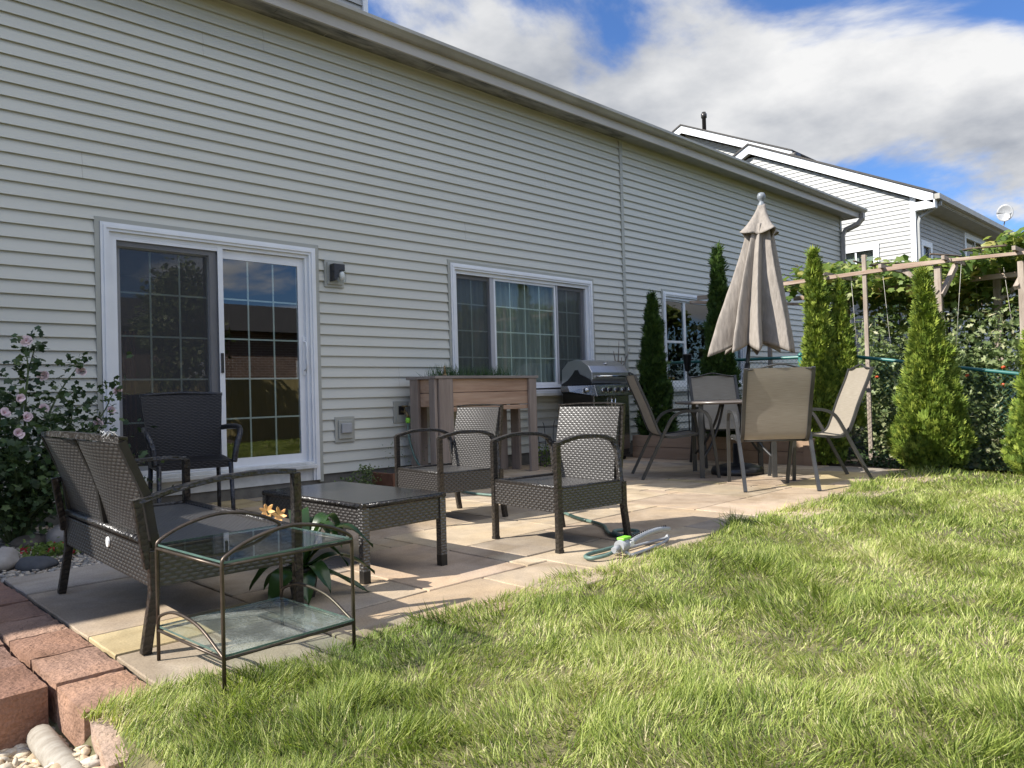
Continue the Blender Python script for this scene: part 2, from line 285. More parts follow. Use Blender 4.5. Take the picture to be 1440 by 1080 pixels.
# ------------------------------------------------------------------ mesh helpers
def worldloc(o):
    v = Vector((0, 0, 0))
    while o is not None:
        v += o.location; o = o.parent
    return v
def tag(o, label=None, cat=None, group=None, kind=None):
    if label: o['label'] = label
    if cat: o['category'] = cat
    if group: o['group'] = group
    if kind: o['kind'] = kind
    return o
def thing(name, label, cat, loc=(0, 0, 0), rz=0.0, group=None):
    o = bpy.data.objects.new(name, None); col.objects.link(o)
    o.empty_display_size = .1
    o.location = loc; o.rotation_euler = (0, 0, rz)
    return tag(o, label, cat, group)
class MB:
    def __init__(s): s.v = []; s.f = []; s.uv = {}; s.c = []; s.sm = []
    def add(s, vs, fs, uvs=None, c=None, smooth=False):
        k = len(s.v); s.v += [tuple(p) for p in vs]
        for i, f in enumerate(fs):
            if uvs is not None: s.uv[len(s.f)] = uvs[i]
            s.f.append(tuple(k + j for j in f)); s.sm.append(smooth)
            s.c.append(c)
        return s
    def box(s, a, b, c=None, skip=()):
        x0, y0, z0 = a; x1, y1, z1 = b
        if x0 > x1: x0, x1 = x1, x0
        if y0 > y1: y0, y1 = y1, y0
        if z0 > z1: z0, z1 = z1, z0
        vs = [(x0,y0,z0),(x1,y0,z0),(x1,y1,z0),(x0,y1,z0),(x0,y0,z1),(x1,y0,z1),(x1,y1,z1),(x0,y1,z1)]
        fs = {'-z':(3,2,1,0),'+z':(4,5,6,7),'-y':(0,1,5,4),'+x':(1,2,6,5),'+y':(2,3,7,6),'-x':(3,0,4,7)}
        return s.add(vs, [f for k, f in fs.items() if k not in skip], c=c)
    def bar(s, p, q, w, h, up=(0, 0, 1), c=None):
        """rectangular bar from p to q; w across, h along 'up'"""
        p = Vector(p); q = Vector(q); d = (q - p); ln = d.length; d.normalize(); up = Vector(up)
        x = d.cross(up)
        if x.length < 1e-4: x = d.cross(Vector((1, 0, 0)))
        x.normalize(); y = x.cross(d).normalized()
        x *= w / 2; y *= h / 2
        vs = [p-x-y, p+x-y, p+x+y, p-x+y, q-x-y, q+x-y, q+x+y, q-x+y]
        fs = [(3,2,1,0),(4,5,6,7),(0,1,5,4),(1,2,6,5),(2,3,7,6),(3,0,4,7)]
        uvs = [None]*6
        U = [[(0,0),(w,0),(w,h),(0,h)],[(0,0),(w,0),(w,h),(0,h)]] + [[(0,0),(w,0),(w,ln),(0,ln)] for _ in range(4)]
        return s.add(vs, fs, U, c)
    def tube(s, pts, r, n=8, smooth=True, caps=True, sq=None):
        """sq=(w,h): rectangular profile instead of round"""
        pts = [Vector(p) for p in pts]; m = len(pts)
        rr = r if isinstance(r, (list, tuple)) else [r] * m
        k = len(s.v); prev = None; dist = 0
        prof = None
        if sq: n = 4
        per = 2 * math.pi * (rr[0] if not sq else (sq[0] + sq[1]) / 3)
        vl = []
        for i, p in enumerate(pts):
            t = (pts[min(i+1, m-1)] - pts[max(i-1, 0)]).normalized()
            if prev is None:
                a = Vector((0, 0, 1)) if abs(t.z) < .9 else Vector((0, 1, 0))
                x = t.cross(a).normalized()
            else:
                x = (prev - t * prev.dot(t)).normalized()
            prev = x; y = x.cross(t).normalized()
            if i: dist += (p - pts[i-1]).length
            vl.append(dist)
            for j in range(n):
                if sq:
                    sx, sy = ((-1, -1), (1, -1), (1, 1), (-1, 1))[j]
                    q = p + x * sx * sq[0] / 2 * (rr[i] / rr[0]) + y * sy * sq[1] / 2 * (rr[i] / rr[0])
                else:
                    a = 2 * math.pi * j / n
                    q = p + (x * math.cos(a) + y * math.sin(a)) * rr[i]
                s.v.append(tuple(q))
        for i in range(m - 1):
            for j in range(n):
                a = k + i*n + j; b = k + i*n + (j+1) % n
                u0 = per * j / n; u1 = per * (j+1) / n
                s.uv[len(s.f)] = [(u0, vl[i]), (u0, vl[i+1]), (u1, vl[i+1]), (u1, vl[i])]
                s.f.append((a, a + n, b + n, b)); s.c.append(None); s.sm.append(smooth and not sq)
        if caps:
            for base, rev in ((k, False), (k + (m-1)*n, True)):
                f = [base + j for j in range(n)]
                s.f.append(tuple(f[::-1] if rev else f)); s.c.append(None); s.sm.append(False)
        return s
    def lathe(s, prof, n=20, c=(0, 0, 0), smooth=True):
        k = len(s.v)
        for (r, z) in prof:
            for j in range(n):
                a = 2*math.pi*j/n; s.v.append((c[0] + r*math.cos(a), c[1] + r*math.sin(a), c[2] + z))
        for i in range(len(prof)-1):
            for j in range(n):
                a = k+i*n+j; b = k+i*n+(j+1) % n
                s.f.append((a, b, b+n, a+n)); s.c.append(None); s.sm.append(smooth)
        for base, rev in ((k, True), (k+(len(prof)-1)*n, False)):
            f = [base+j for j in range(n)]; s.f.append(tuple(f[::-1] if rev else f)); s.c.append(None); s.sm.append(False)
        return s
    def sheet(s, fn, nu, nv, w=1, h=1, smooth=True, closed=False):
        """grid surface fn(u,v) u,v in 0..1, UV in metres (w,h)"""
        k = len(s.v)
        for i in range(nv+1):
            for j in range(nu+1): s.v.append(tuple(fn(j/nu, i/nv)))
        for i in range(nv):
            for j in range(nu):
                a = k+i*(nu+1)+j
                s.uv[len(s.f)] = [(w*j/nu, h*i/nv), (w*(j+1)/nu, h*i/nv), (w*(j+1)/nu, h*(i+1)/nv), (w*j/nu, h*(i+1)/nv)]
                s.f.append((a, a+1, a+nu+2, a+nu+1)); s.c.append(None); s.sm.append(smooth)
        return s
    def build(s, name, mat, parent=None, world=False, bevel=0, origin=None, autouv=True, solid=0):
        me = bpy.data.meshes.new(name)
        off = Vector((0, 0, 0))
        if world and parent is not None: off = worldloc(parent)
        elif origin is not None: off = Vector(origin)
        me.from_pydata([(x-off.x, y-off.y, z-off.z) for x, y, z in s.v], [], s.f)
        me.polygons.foreach_set('use_smooth', s.sm)
        uvl = me.uv_layers.new(name='UVMap')
        data = [0.0] * (2 * len(me.loops)); 
        for pi, poly in enumerate(me.polygons):
            u = s.uv.get(pi)
            if u is not None:
                for li, (a, b) in zip(poly.loop_indices, u): data[2*li] = a; data[2*li+1] = b
            else:
                n = poly.normal; ax = max(range(3), key=lambda i: abs(n[i]))
                for li in poly.loop_indices:
                    co = me.vertices[me.loops[li].vertex_index].co
                    a, b = ((co.y, co.z), (co.x, co.z), (co.x, co.y))[ax]
                    data[2*li] = a; data[2*li+1] = b
        uvl.data.foreach_set('uv', data)
        if any(c is not None for c in s.c):
            at = me.color_attributes.new('Col', 'FLOAT_COLOR', 'CORNER')
            buf = []
            for poly in me.polygons:
                c = s.c[poly.index] or (.5, .5, .5)
                buf += [c[0], c[1], c[2], 1.0] * poly.loop_total
            at.data.foreach_set('color', buf)
        me.materials.append(mat)
        o = bpy.data.objects.new(name, me); col.objects.link(o)
        if parent is not None: o.parent = parent
        elif origin is not None: o.location = origin
        if solid:
            md = o.modifiers.new('solid', 'SOLIDIFY'); md.thickness = solid; md.offset = 0
        if bevel:
            md = o.modifiers.new('bevel', 'BEVEL'); md.width = bevel; md.segments = 2; md.limit_method = 'ANGLE'
        return o
def fastmesh(name, V, F, mat, parent=None, rnd=None, colr=None, smooth=False, origin=None):
    """V (n,3) array, F (m,k) array of equal-size faces or list of such arrays"""
    if not isinstance(F, (list, tuple)): F = [F]
    off = np.zeros(3)
    if parent is not None: off = np.array(worldloc(parent))
    elif origin is not None: off = np.array(origin)
    V = V - off
    me = bpy.data.meshes.new(name)
    me.vertices.add(len(V)); me.vertices.foreach_set('co', V.astype(np.float32).ravel())
    nl = sum(f.size for f in F); nf = sum(len(f) for f in F)
    me.loops.add(nl); me.polygons.add(nf)
    me.loops.foreach_set('vertex_index', np.concatenate([f.ravel() for f in F]).astype(np.int32))
    tot = np.concatenate([np.full(len(f), f.shape[1]) for f in F]); st = np.concatenate([[0], np.cumsum(tot)[:-1]])
    me.polygons.foreach_set('loop_start', st.astype(np.int32))
    if smooth: me.polygons.foreach_set('use_smooth', np.ones(nf, dtype=bool))
    if rnd is not None:
        a = me.attributes.new('rnd', 'FLOAT', 'POINT'); a.data.foreach_set('value', rnd.astype(np.float32))
    if colr is not None:
        a = me.attributes.new('Col', 'FLOAT_COLOR', 'POINT')
        a.data.foreach_set('color', np.hstack([colr, np.ones((len(colr), 1))]).astype(np.float32).ravel())
    me.update(calc_edges=True); me.validate()
    me.materials.append(mat)
    o = bpy.data.objects.new(name, me); col.objects.link(o)
    if parent is not None: o.parent = parent
    elif origin is not None: o.location = origin
    return o
def nrm(a): return a / np.maximum(np.linalg.norm(a, axis=-1, keepdims=True), 1e-9)
def basis(d, up):
    y = nrm(d); x = nrm(np.cross(y, up)); z = np.cross(x, y)
    return np.stack([x, y, z], axis=-1)      # columns
def scatter(name, tv, tfs, P, Rm, S, mat, parent=None, rnd=None, colr=None, smooth=False, origin=None):
    tv = np.array(tv, float); n = len(P); k = len(tv)
    S = np.asarray(S, float)
    if S.ndim == 1: S = S[:, None] * np.ones((1, 3))
    loc = tv[None] * S[:, None, :]
    V = np.einsum('nij,nkj->nki', Rm, loc) + P[:, None, :]
    Fs = []
    for tf in tfs:
        tf = np.array(tf); Fs.append((tf[None] + (np.arange(n) * k)[:, None, None]).reshape(-1, tf.shape[1]))
    rv = np.repeat(rnd, k) if rnd is not None else None
    cv = np.repeat(colr, k, axis=0) if colr is not None else None
    return fastmesh(name, V.reshape(-1, 3), Fs, mat, parent, rv, cv, smooth, origin)
def randunit(n):
    v = rng.normal(size=(n, 3)); return nrm(v)
LEAF_V = [(0,0,0), (.28,.3,.04), (.32,.6,.02), (0,1,-.06), (-.32,.6,.02), (-.28,.3,.04), (0,.45,-.03)]
LEAF_F = [[(0,1,6),(1,2,6),(2,3,6),(3,4,6),(4,5,6),(5,0,6)]]
# lobed leaf (grape / hibiscus)
def lobed(npts=5, depth=.35):
    v = [(0, 0, 0)]; 
    m = npts*2
    for i in range(m+1):
        a = R_(-60 + 300*i/m); r = .5*(1 if i % 2 else 1-depth)
        v.append((r*math.sin(a-R_(90)+R_(0)), .45 - r*math.cos(a-R_(90)), .05*math.sin(i*2.1)))
    return v, [[(0, i, i+1) for i in range(1, m+1)]]
def lobed(npts=5, depth=.3):
    v = [(0, .42, .05)]; m = npts*2
    for i in range(m):
        a = R_(-90 + 360*i/m); r = .52*((1-depth) if i % 2 == 0 else 1) * (1.0 if i else .7)
        v.append((r*math.cos(a), .42 + r*math.sin(a), -.03 if i % 2 else .03))
    return v, [[(0, 1+i, 1+(i+1) % m) for i in range(m)]]
# ------------------------------------------------------------------ ground heights
def sst(a, b, x):
    t = np.clip((x-a)/(b-a), 0, 1); return t*t*(3-2*t)
def edgef(x): return -4.10+.025*np.sin(x*3.1)+.02*np.sin(x*7.7+1)+.10*sst(3, 5, x)+.18*sst(5.2, 7.6, x)
def zg(x, y):
    x = np.asarray(x, float); y = np.asarray(y, float)
    z = np.full(np.broadcast(x, y).shape, -.045)
    ef = edgef(x); lawn = 1-sst(-.02, .08, y-ef)
    z = z + .04*lawn
    z = z - .055*np.clip(-y-8.0, 0, 9)*1.0
    z = z + .012*np.sin(x*1.7+.5)*np.sin(y*1.3)*lawn
    # lower strip left of the retaining blocks
    z = z - .135*sst(.64, .58, x)*sst(-2.9, -3.5, y)*sst(-9, -5, y)
    z = z + .010*np.sin(x*4.1+1.9*np.sin(y*2.3))*np.sin(y*4.7+x)*lawn
    # the bed falls away along the chain link fence
    z = z - .16*np.clip(-2.9-y, 0, 4)*sst(8.15, 8.9, x)
    return z
def ground():
    xs = np.unique(np.concatenate([np.arange(-4, 14, .12), np.linspace(-400, -4, 14), np.linspace(14, 400, 14)]))
    ys = np.unique(np.concatenate([np.arange(-12, 2, .12), np.linspace(-400, -12, 24), np.linspace(2, 400, 14)]))
    X, Y = np.meshgrid(xs, ys); Z = zg(X, Y); Z = np.where(Y > -30, Z, zg(X, -30.0))
    V = np.stack([X, Y, Z], -1).reshape(-1, 3); nx = len(xs)
    i, j = np.meshgrid(np.arange(len(xs)-1), np.arange(len(ys)-1)); a = (j*nx+i).ravel()
    o = fastmesh('ground', V, np.stack([a, a+1, a+nx+1, a+nx], 1), M['ground'], smooth=True)
    tag(o, kind='structure')
ground()
# ------------------------------------------------------------------ patio of sandstone pavers
PX0, PX1, PY0, PY1 = .83, 8.0, -4.22, 0.05
def patio():
    u = .153; nx = int(round((PX1-PX0)/u)); ny = int(round((PY1-PY0)/u))
    occ = np.zeros((ny, nx), bool); occ[15:, :5] = True; mb = MB(); r = random.Random(11)
    pal = [(.50,.395,.29), (.52,.42,.31), (.47,.38,.29), (.54,.44,.32), (.43,.365,.30), (.55,.45,.27), (.49,.38,.29), (.40,.355,.31), (.52,.41,.31), (.50,.41,.30), (.45,.375,.295), (.53,.43,.32)]
    sizes = [(6,4),(4,6),(4,4),(5,4),(4,3),(6,3),(3,4),(4,5),(3,3),(4,2),(4,2),(2,4),(1,2),(2,1),(1,1)]
    for j in range(ny):
        for i in range(nx):
            if occ[j, i]: continue
            ss = sizes[:10][:]; r.shuffle(ss); ss += sizes[10:]
            for w, h in ss:
                if i+w <= nx and j+h <= ny and not occ[j:j+h, i:i+w].any(): break
            else: w = h = 1
            occ[j:j+h, i:i+w] = True
            x0, x1, y0, y1 = PX0+i*u, PX0+(i+w)*u, PY0+j*u, PY0+(j+h)*u
            if y1 < float(edgef((x0+x1)/2))-.03: continue
            g = .0058; c = pal[r.randrange(len(pal))]; k = r.uniform(.68, .90); c = tuple(v*k for v in c)
            dz = r.uniform(-.002, .002)
            n = max(2, int((w+h)))
            # outline with slightly wavering edges, top face and rounded skirt
            pts = []
            def edge(a, b, m):
                for t in range(m):
                    f = t/m; px = a[0]+(b[0]-a[0])*f; py = a[1]+(b[1]-a[1])*f
                    jx = r.uniform(-.0025, .0025); pts.append((px+jx, py+r.uniform(-.0025, .0025)))
            edge((x0+g, y0+g), (x1-g, y0+g), w*2); edge((x1-g, y0+g), (x1-g, y1-g), h*2)
            edge((x1-g, y1-g), (x0+g, y1-g), w*2); edge((x0+g, y1-g), (x0+g, y0+g), h*2)
            cx, cy = (x0+x1)/2, (y0+y1)/2; m = len(pts)
            def ins(p, d): 
                vx, vy = cx-p[0], cy-p[1]; l = math.hypot(vx, vy); return (p[0]+vx/l*d, p[1]+vy/l*d)
            top = [(*ins(p, .004), dz) for p in pts]; mid = [(*p, dz-.004) for p in pts]; bot = [(*p, -.04) for p in pts]
            base = top + mid + bot
            fs = [tuple(range(m))] + [(m+a, m+(a+1) % m, (a+1) % m, a) for a in range(m)] + [(2*m+a, 2*m+(a+1) % m, m+(a+1) % m, m+a) for a in range(m)]
            mb.add(base, fs, c=c)
    o = mb.build('patio', M['patio']); tag(o, kind='structure')
    j = MB(); j.add([(PX0+.8, PY0, -.016), (PX1, PY0, -.016), (PX1, PY1, -.016), (PX0+.8, PY1, -.016)], [(0,1,2,3)])
    j.add([(PX0, PY0, -.016), (PX0+.8, PY0, -.016), (PX0+.8, -1.93, -.016), (PX0, -1.93, -.016)], [(0,1,2,3)])
    o = j.build('patio_joint_sand', M['joint']); tag(o, kind='structure')
patio()
def bedsheet(name, x0, x1, y0, y1, dz, mat):
    xs = np.linspace(x0, x1, 16); ys = np.linspace(y0, y1, 40); X, Y = np.meshgrid(xs, ys)
    Z = zg(X, Y)+dz+.015*np.sin(X*9)*np.sin(Y*7); V = np.stack([X, Y, Z], -1).reshape(-1, 3)
    i, j = np.meshgrid(np.arange(15), np.arange(39)); a = (j*16+i).ravel()
    return tag(fastmesh(name, V, np.stack([a, a+1, a+17, a+16], 1), mat, smooth=True), kind='structure')
bedsheet('planting_bed', 8.02, 13.5, -9, -.02, .03, M['mulch'])
bedsheet('gravel_bed_soil', -2.5, 1.6, -1.9, .0, .012, M['mulch'])
# ------------------------------------------------------------------ siding
EXP = .1016
def siding(mb, p0, t, nout, zmin, zmax, intervals, e=EXP, out=.021, zbreaks=()):
    """courses of lapped vinyl; p0=(x,y) where s=0, t = unit direction along wall, nout = outward normal"""
    z0 = zmin
    while z0 < zmax - 1e-4:
        z1 = min(z0+e, zmax)
        brk = sorted({z0, z1} | {z for z in zbreaks if z0 < z < z1})
        def off(z): return .002 + out*(1-(z-z0)/e)
        def P(s, z, o): return (p0[0]+t[0]*s+nout[0]*o, p0[1]+t[1]*s+nout[1]*o, z)
        for a, b in zip(brk[:-1], brk[1:]):
            ia = intervals(a+1e-4); ib = intervals(b-1e-4)
            if len(ia) != len(ib): ib = ia
            for (s0, s1), (q0, q1) in zip(ia, ib):
                bx = b+.020 if (b == z1 and z1 < zmax-1e-4) else b
                mb.add([P(s0, a, off(a)), P(s1, a, off(a)), P(q1, bx, off(bx)), P(q0, bx, off(bx))], [(0,1,2,3)])
                if a == z0:   # hollow under the butt edge: the lap tucks up behind it
                    mb.add([P(s0, a, off(a)), P(s1, a, off(a)), P(s1, a+.019, .0045), P(s0, a+.019, .0045)], [(3,2,1,0)])
                    mb.add([P(s0, a+.019, .0045), P(s1, a+.019, .0045), P(s1, a+.019, -.004), P(s0, a+.019, -.004)], [(3,2,1,0)])
        z0 = z1
def cut(lo, hi, openings):
    def f(z):
        segs = [(lo, hi)]
        for (a, b, za, zb) in openings:
            if za < z < zb:
                ns = []
                for s0, s1 in segs:
                    if b <= s0 or a >= s1: ns.append((s0, s1)); continue
                    if a > s0: ns.append((s0, a))
                    if b < s1: ns.append((b, s1))
                segs = ns
        return segs
    return f
# ------------------------------------------------------------------ the townhouse
XC, XE = 1.12, 15.95           # wall ends
ZS, ZW = .147, 4.34            # siding bottom, soffit
XB = 8.50                      # joint strip between the two homes
D = (1.82, 3.745, .10, 2.305)  # sliding door opening in trim
W1 = (5.335, 7.82, .855, 2.34)
W2 = (9.39, 11.9, .86, 2.335)
house = thing('townhouse', 'long townhouse with sage grey lap siding, patio door and brown-grey eaves along the patio', 'house', (8.5, 3.0, 0))
def hb(mb, name, mat, parent=house, **k): return mb.build(name, mat, parent, world=True, **k)
mb = MB()
zb = (D[2], D[3], W1[2], W1[3], W2[2], W2[3])
siding(mb, (0, 0), (1, 0), (0, -1), ZS, ZW, cut(XC, XB-.03, [D, W1]), zbreaks=zb)
siding(mb, (0, 0), (1, 0), (0, -1), ZS+.02, ZW, cut(XB+.03, XE-.04, [W2]), zbreaks=zb)
siding(mb, (XE, 0), (0, 1), (1, 0), ZS, ZW, lambda z: [(0.04, 6)])
siding(mb, (XC, 0), (0, 1), (-1, 0), ZS, ZW, lambda z: [(0.04, 6)])
hb(mb, 'wall', M['siding'])
# faint vertical lap seams
r = random.Random(3)
z = ZS; k = 0
while z < ZW-.11:
    if k % 2 == 0:
        for _ in range(2):
            x = r.uniform(1.3, 15.6)
            if not any(a-.12 < x < b+.12 and za-.2 < z < zb_+.1 for a, b, za, zb_ in (D, W1, W2)):
                for q in (0, 1): mb = MB(); mb.add([(x, -.0237, z+q*EXP+.001), (x+.0035, -.0237, z+q*EXP+.001), (x+.0035, -.0036, z+(q+.97)*EXP), (x, -.0036, z+(q+.97)*EXP)], [(0,1,2,3)]); hb(mb, 'lap_seam', M['gutter'])
    z += EXP; k += 1
mb = MB()   # core wall behind the siding with real openings
def wallcore(x0, x1, ops):
    xs = sorted({x0, x1} | {a for o in ops for a in o[:2]})
    for a, b in zip(xs[:-1], xs[1:]):
        hit = [o for o in ops if o[0] <= a < o[1]]
        if not hit: mb.box((a, .004, -.1), (b, .14, ZW))
        else:
            mb.box((a, .004, -.1), (b, .14, hit[0][2]+.02)); mb.box((a, .004, hit[0][3]-.02), (b, .14, ZW))
wallcore(XC+.01, XE-.01, [D, W1, W2])
mb.box((XC+.01, .14, -.1), (XC+.12, 6, ZW)); mb.box((XE-.12, .14, -.1), (XE-.01, 6, ZW)); mb.box((XC+.12, 5.9, -.1), (XE-.12, 6.0, ZW))
hb(mb, 'foundation', M['concrete'])
mb = MB(); mb.box((XB-.03, -.03, ZS-.01), (XB+.03, .003, ZW)); hb(mb, 'corner_strip', M['trim_grey'])
mb = MB(); mb.box((XE-.05, -.03, ZS-.01), (XE+.03, .003, ZW)); mb.box((XE+.003, .003, ZS-.01), (XE+.03, .06, ZW)); hb(mb, 'corner_strip', M['trim_grey'])
mb = MB(); mb.box((XC-.03, -.03, ZS-.01), (XC+.04, .003, ZW)); hb(mb, 'corner_strip', M['trim_grey'])
# eaves
SO, GO = -.30, -.44
mb = MB(); mb.box((XC-.25, SO, ZW), (2.6, .0, ZW+.012)); hb(mb, 'soffit', M['soffit']); mb = MB(); mb.box((8.45, SO, ZW), (XE+.30, .0, ZW+.012)); hb(mb, 'soffit', M['soffit'])
mb = MB(); mb.box((2.6, SO, ZW-.002), (8.45, 0, ZW+.012)); mb.box((3.3, -.25, ZW-.006), (4.3, -.12, ZW-.002)); mb.box((6.1, -.25, ZW-.006), (6.9, -.13, ZW-.002)); 
o = hb(mb, 'soffit_repair', M['soffit_stain'])
for x in np.arange(XC+.3, XE+.3, 3.66/3): mb = MB(); mb.box((x, SO+.002, ZW-.003), (x+.006, -.002, ZW)); hb(mb, 'soffit_joint', M['gutter'])
mb = MB(); mb.box((XC-.25, SO-.025, ZW-.045), (XE+.30, SO, ZW+.15)); mb.box((XE+.30, SO-.025, ZW-.02), (XE+.325, 6, ZW+.15)); hb(mb, 'fascia', M['fascia'])
mb = MB()   # K style gutter profile
prof = [(SO-.026, ZW+.145), (SO-.026, ZW+.062), (SO-.09, ZW+.062), (SO-.108, ZW+.075), (SO-.118, ZW+.085), (SO-.145, ZW+.105), (SO-.145, ZW+.138), (SO-.132, ZW+.138), (SO-.132, ZW+.115), (SO-.10, ZW+.10), (SO-.04, ZW+.075), (SO-.034, ZW+.145)]
xs = [XC-.27, XE+.34]; vs = [(x, y, z) for x in xs for y, z in prof]; n = len(prof)
mb.add(vs, [(i, (i+1) % n, n+(i+1) % n, n+i) for i in range(n)] + [tuple(range(n))[::-1], tuple(range(n, 2*n))]); hb(mb, 'gutter', M['gutter'])
mb = MB()
mb.tube([(XE+.22, GO+.06, ZW+.04), (XE+.22, GO+.06, ZW-.06), (XE+.16, GO+.14, ZW-.18), (XE+.04, -.10, ZW-.28), (XE-.01, -.065, ZW-.38), (XE-.01, -.065, ZW-.6), (XE-.01, -.065, .1)], 1, sq=(.10, .075)); hb(mb, 'downspout', M['downspout'])
mb = MB(); pit = .42
def roofslab(mb, x0, x1, y0, y1, z0, slope, th=.05):
    z1 = z0+(y1-y0)*slope
    mb.add([(x0,y0,z0),(x1,y0,z0),(x1,y1,z1),(x0,y1,z1),(x0,y0,z0-th),(x1,y0,z0-th),(x1,y1,z1-th),(x0,y1,z1-th)],
           [(0,1,2,3),(7,6,5,4),(4,5,1,0),(5,6,2,1),(6,7,3,2),(7,4,0,3)])
roofslab(mb, XC-.27, XE+.33, SO-.06, 3.0, ZW+.165, pit); roofslab(mb, XC-.27, XE+.33, 3.0, 6.4, ZW+.165+3.36*pit, -pit)
roof = hb(mb, 'roof', M['shingle'])
mb = MB()
siding(mb, (4.4, 1.5), (1, 0), (0, -1), 5.0, 8.2, lambda z: [(0, .95)]); siding(mb, (5.38, 1.53), (0, 1), (1, 0), 5.0, 8.2, lambda z: [(0, .9)])
siding(mb, (4.4, 1.53), (0, 1), (-1, 0), 5.0, 8.2, lambda z: [(0, .9)]); siding(mb, (4.4, 2.43), (1, 0), (0, 1), 5.0, 8.2, lambda z: [(0, .97)]); 
ch = mb.build('chimney_chase', M['siding_far'], roof, world=True)
mb = MB(); mb.box((5.33, 1.46, 5), (5.40, 1.53, 8.2)); mb.box((4.35, 1.4, 8.2), (5.48, 2.5, 8.3)); mb.build('chase_trim', M['white'], ch, world=True)
# ------------------------------------------------------------------ sliding patio door
def picture(mb, x0, x1, z0, z1, w, y0, y1, bottom=True):
    """mitred picture-frame trim"""
    mb.box((x0, y0, z0), (x0+w, y1, z1)); mb.box((x1-w, y0, z0), (x1, y1, z1)); mb.box((x0+w, y0+.001, z1-w), (x1-w, y1, z1))
    if bottom: mb.box((x0+w, y0+.001, z0), (x1-w, y1, z0+w))
def stepped(mb, x0, x1, z0, z1, bottom=True):
    picture(mb, x0, x1, z0, z1, .022, -.034, .02, bottom)
    picture(mb, x0+.022, x1-.022, z0+(.022 if bottom else 0), z1-.022, .022, -.042, .02, bottom)
    picture(mb, x0+.044, x1-.044, z0+(.044 if bottom else 0), z1-.044, .022, -.030, .02, bottom)
x0, x1, z0, z1 = D
mb = MB(); picture(mb, x0-.002, x1+.002, z0-.02, z1+.002, .036, -.026, .003, False); hb(mb, 'trim_channel', M['trim_grey'])
mb = MB(); stepped(mb, x0+.036, x1-.036, z0, z1-.034, False)
door = hb(mb, 'patio_door', M['white'])
def sub(mb, name, mat, parent, **k): return mb.build(name, mat, parent, world=True, **k)
SZ = .25
mb = MB(); picture(mb, x0+.10, x1-.10, SZ, z1-.10, .032, -.004, .13, True); 
mb.box((x0+.135, .045, SZ+.03), (x1-.135, .052, SZ+.045)); mb.box((x0+.135, .075, SZ+.03), (x1-.135, .082, SZ+.045))
sub(mb, 'door_frame', M['white'], door)
mb = MB(); mb.box((x0+.085, -.075, SZ-.035), (x1-.085, .0, SZ+.0)); mb.box((x0+.10, -.045, SZ), (x1-.10, -.005, SZ+.025)); sub(mb, 'threshold', M['white_dirty'], door, bevel=.004)
mb = MB(); mb.box((x0+.10, -.012, .10), (x1-.10, .0, SZ-.035)); sub(mb, 'riser_board', M['white_dirty'], door)
def panel(mb, a, b, za, zb_, w, y0, y1, wb=None):
    wb = wb or w
    mb.box((a, y0, za), (a+w, y1, zb_)); mb.box((b-w, y0, za), (b, y1, zb_)); mb.box((a+w, y0+.001, zb_-w), (b-w, y1-.001, zb_)); mb.box((a+w, y0+.001, za), (b-w, y1-.001, za+wb))
def lites(mb, a, b, za, zb_, nx, nz, y, t=.014):
    for i in range(1, nx):
        x = a+(b-a)*i/nx; mb.box((x-t/2, y-.003, za), (x+t/2, y+.003, zb_))
    for i in range(1, nz):
        z = za+(zb_-za)*i/nz; mb.box((a, y-.0035, z-t/2), (b, y+.0035, z+t/2))
ZT = 2.17
# left (fixed) sash sits behind; right sash slides behind the screen
mb = MB(); panel(mb, 1.955, 2.80, SZ+.03, ZT, .07, .075, .115); sub(mb, 'fixed_sash', M['white'], door)
mb = MB(); lites(mb, 2.025, 2.73, SZ+.10, ZT-.07, 3, 5, .093); sub(mb, 'grille_bars', M['muntin'], door)
mb = MB(); mb.box((2.02, .086, SZ+.10), (2.735, .089, ZT-.07)); sub(mb, 'glass_pane', M['glass_door'], door)
mb = MB(); panel(mb, 2.76, 3.63, SZ+.03, ZT, .075, .03, .068); s2 = sub(mb, 'sliding_sash', M['white'], door)
mb = MB(); lites(mb, 2.835, 3.555, SZ+.105, ZT-.075, 3, 5, .048); sub(mb, 'grille_bars', M['muntin'], door)
mb = MB(); mb.box((2.83, .041, SZ+.10), (3.56, .044, ZT-.07)); sub(mb, 'glass_pane', M['glass_door'], door)
mb = MB(); mb.tube([(3.60, .03, 1.12), (3.60, -.02, 1.14), (3.60, -.03, 1.20), (3.60, -.018, 1.26), (3.60, -.03, 1.32), (3.60, -.02, 1.38), (3.60, .03, 1.40)], .008, 8)
mb.box((3.585, .018, 1.08), (3.615, .03, 1.44)); sub(mb, 'door_handle', M['white'], door)
mb = MB(); mb.box((3.642, .012, 1.22), (3.652, .03, 1.26)); sub(mb, 'latch', M['black_plastic'], door)
mb = MB(); panel(mb, 1.945, 2.83, SZ+.035, ZT+.01, .034, -.002, .018)
mb.box((2.785, -.004, SZ+.035), (2.83, .0, ZT+.01)); sub(mb, 'screen_frame', M['white'], door)
mb = MB(); mb.box((2.72, .021, SZ+.05), (2.786, .028, ZT-.01)); mb.box((1.98, .021, ZT-.065), (2.72, .028, ZT-.012)); sub(mb, 'screen_stile', M['frame_grey'], door)
mb = MB(); mb.add([(1.975, .012, SZ+.06), (2.80, .012, SZ+.06), (2.80, .012, ZT-.02), (1.975, .012, ZT-.02)], [(0,1,2,3)]); sub(mb, 'screen', M['screen'], door)
mb = MB(); mb.box((2.795, -.016, 1.10), (2.818, -.003, 1.27)); sub(mb, 'screen_pull', M['black_plastic'], door, bevel=.002)
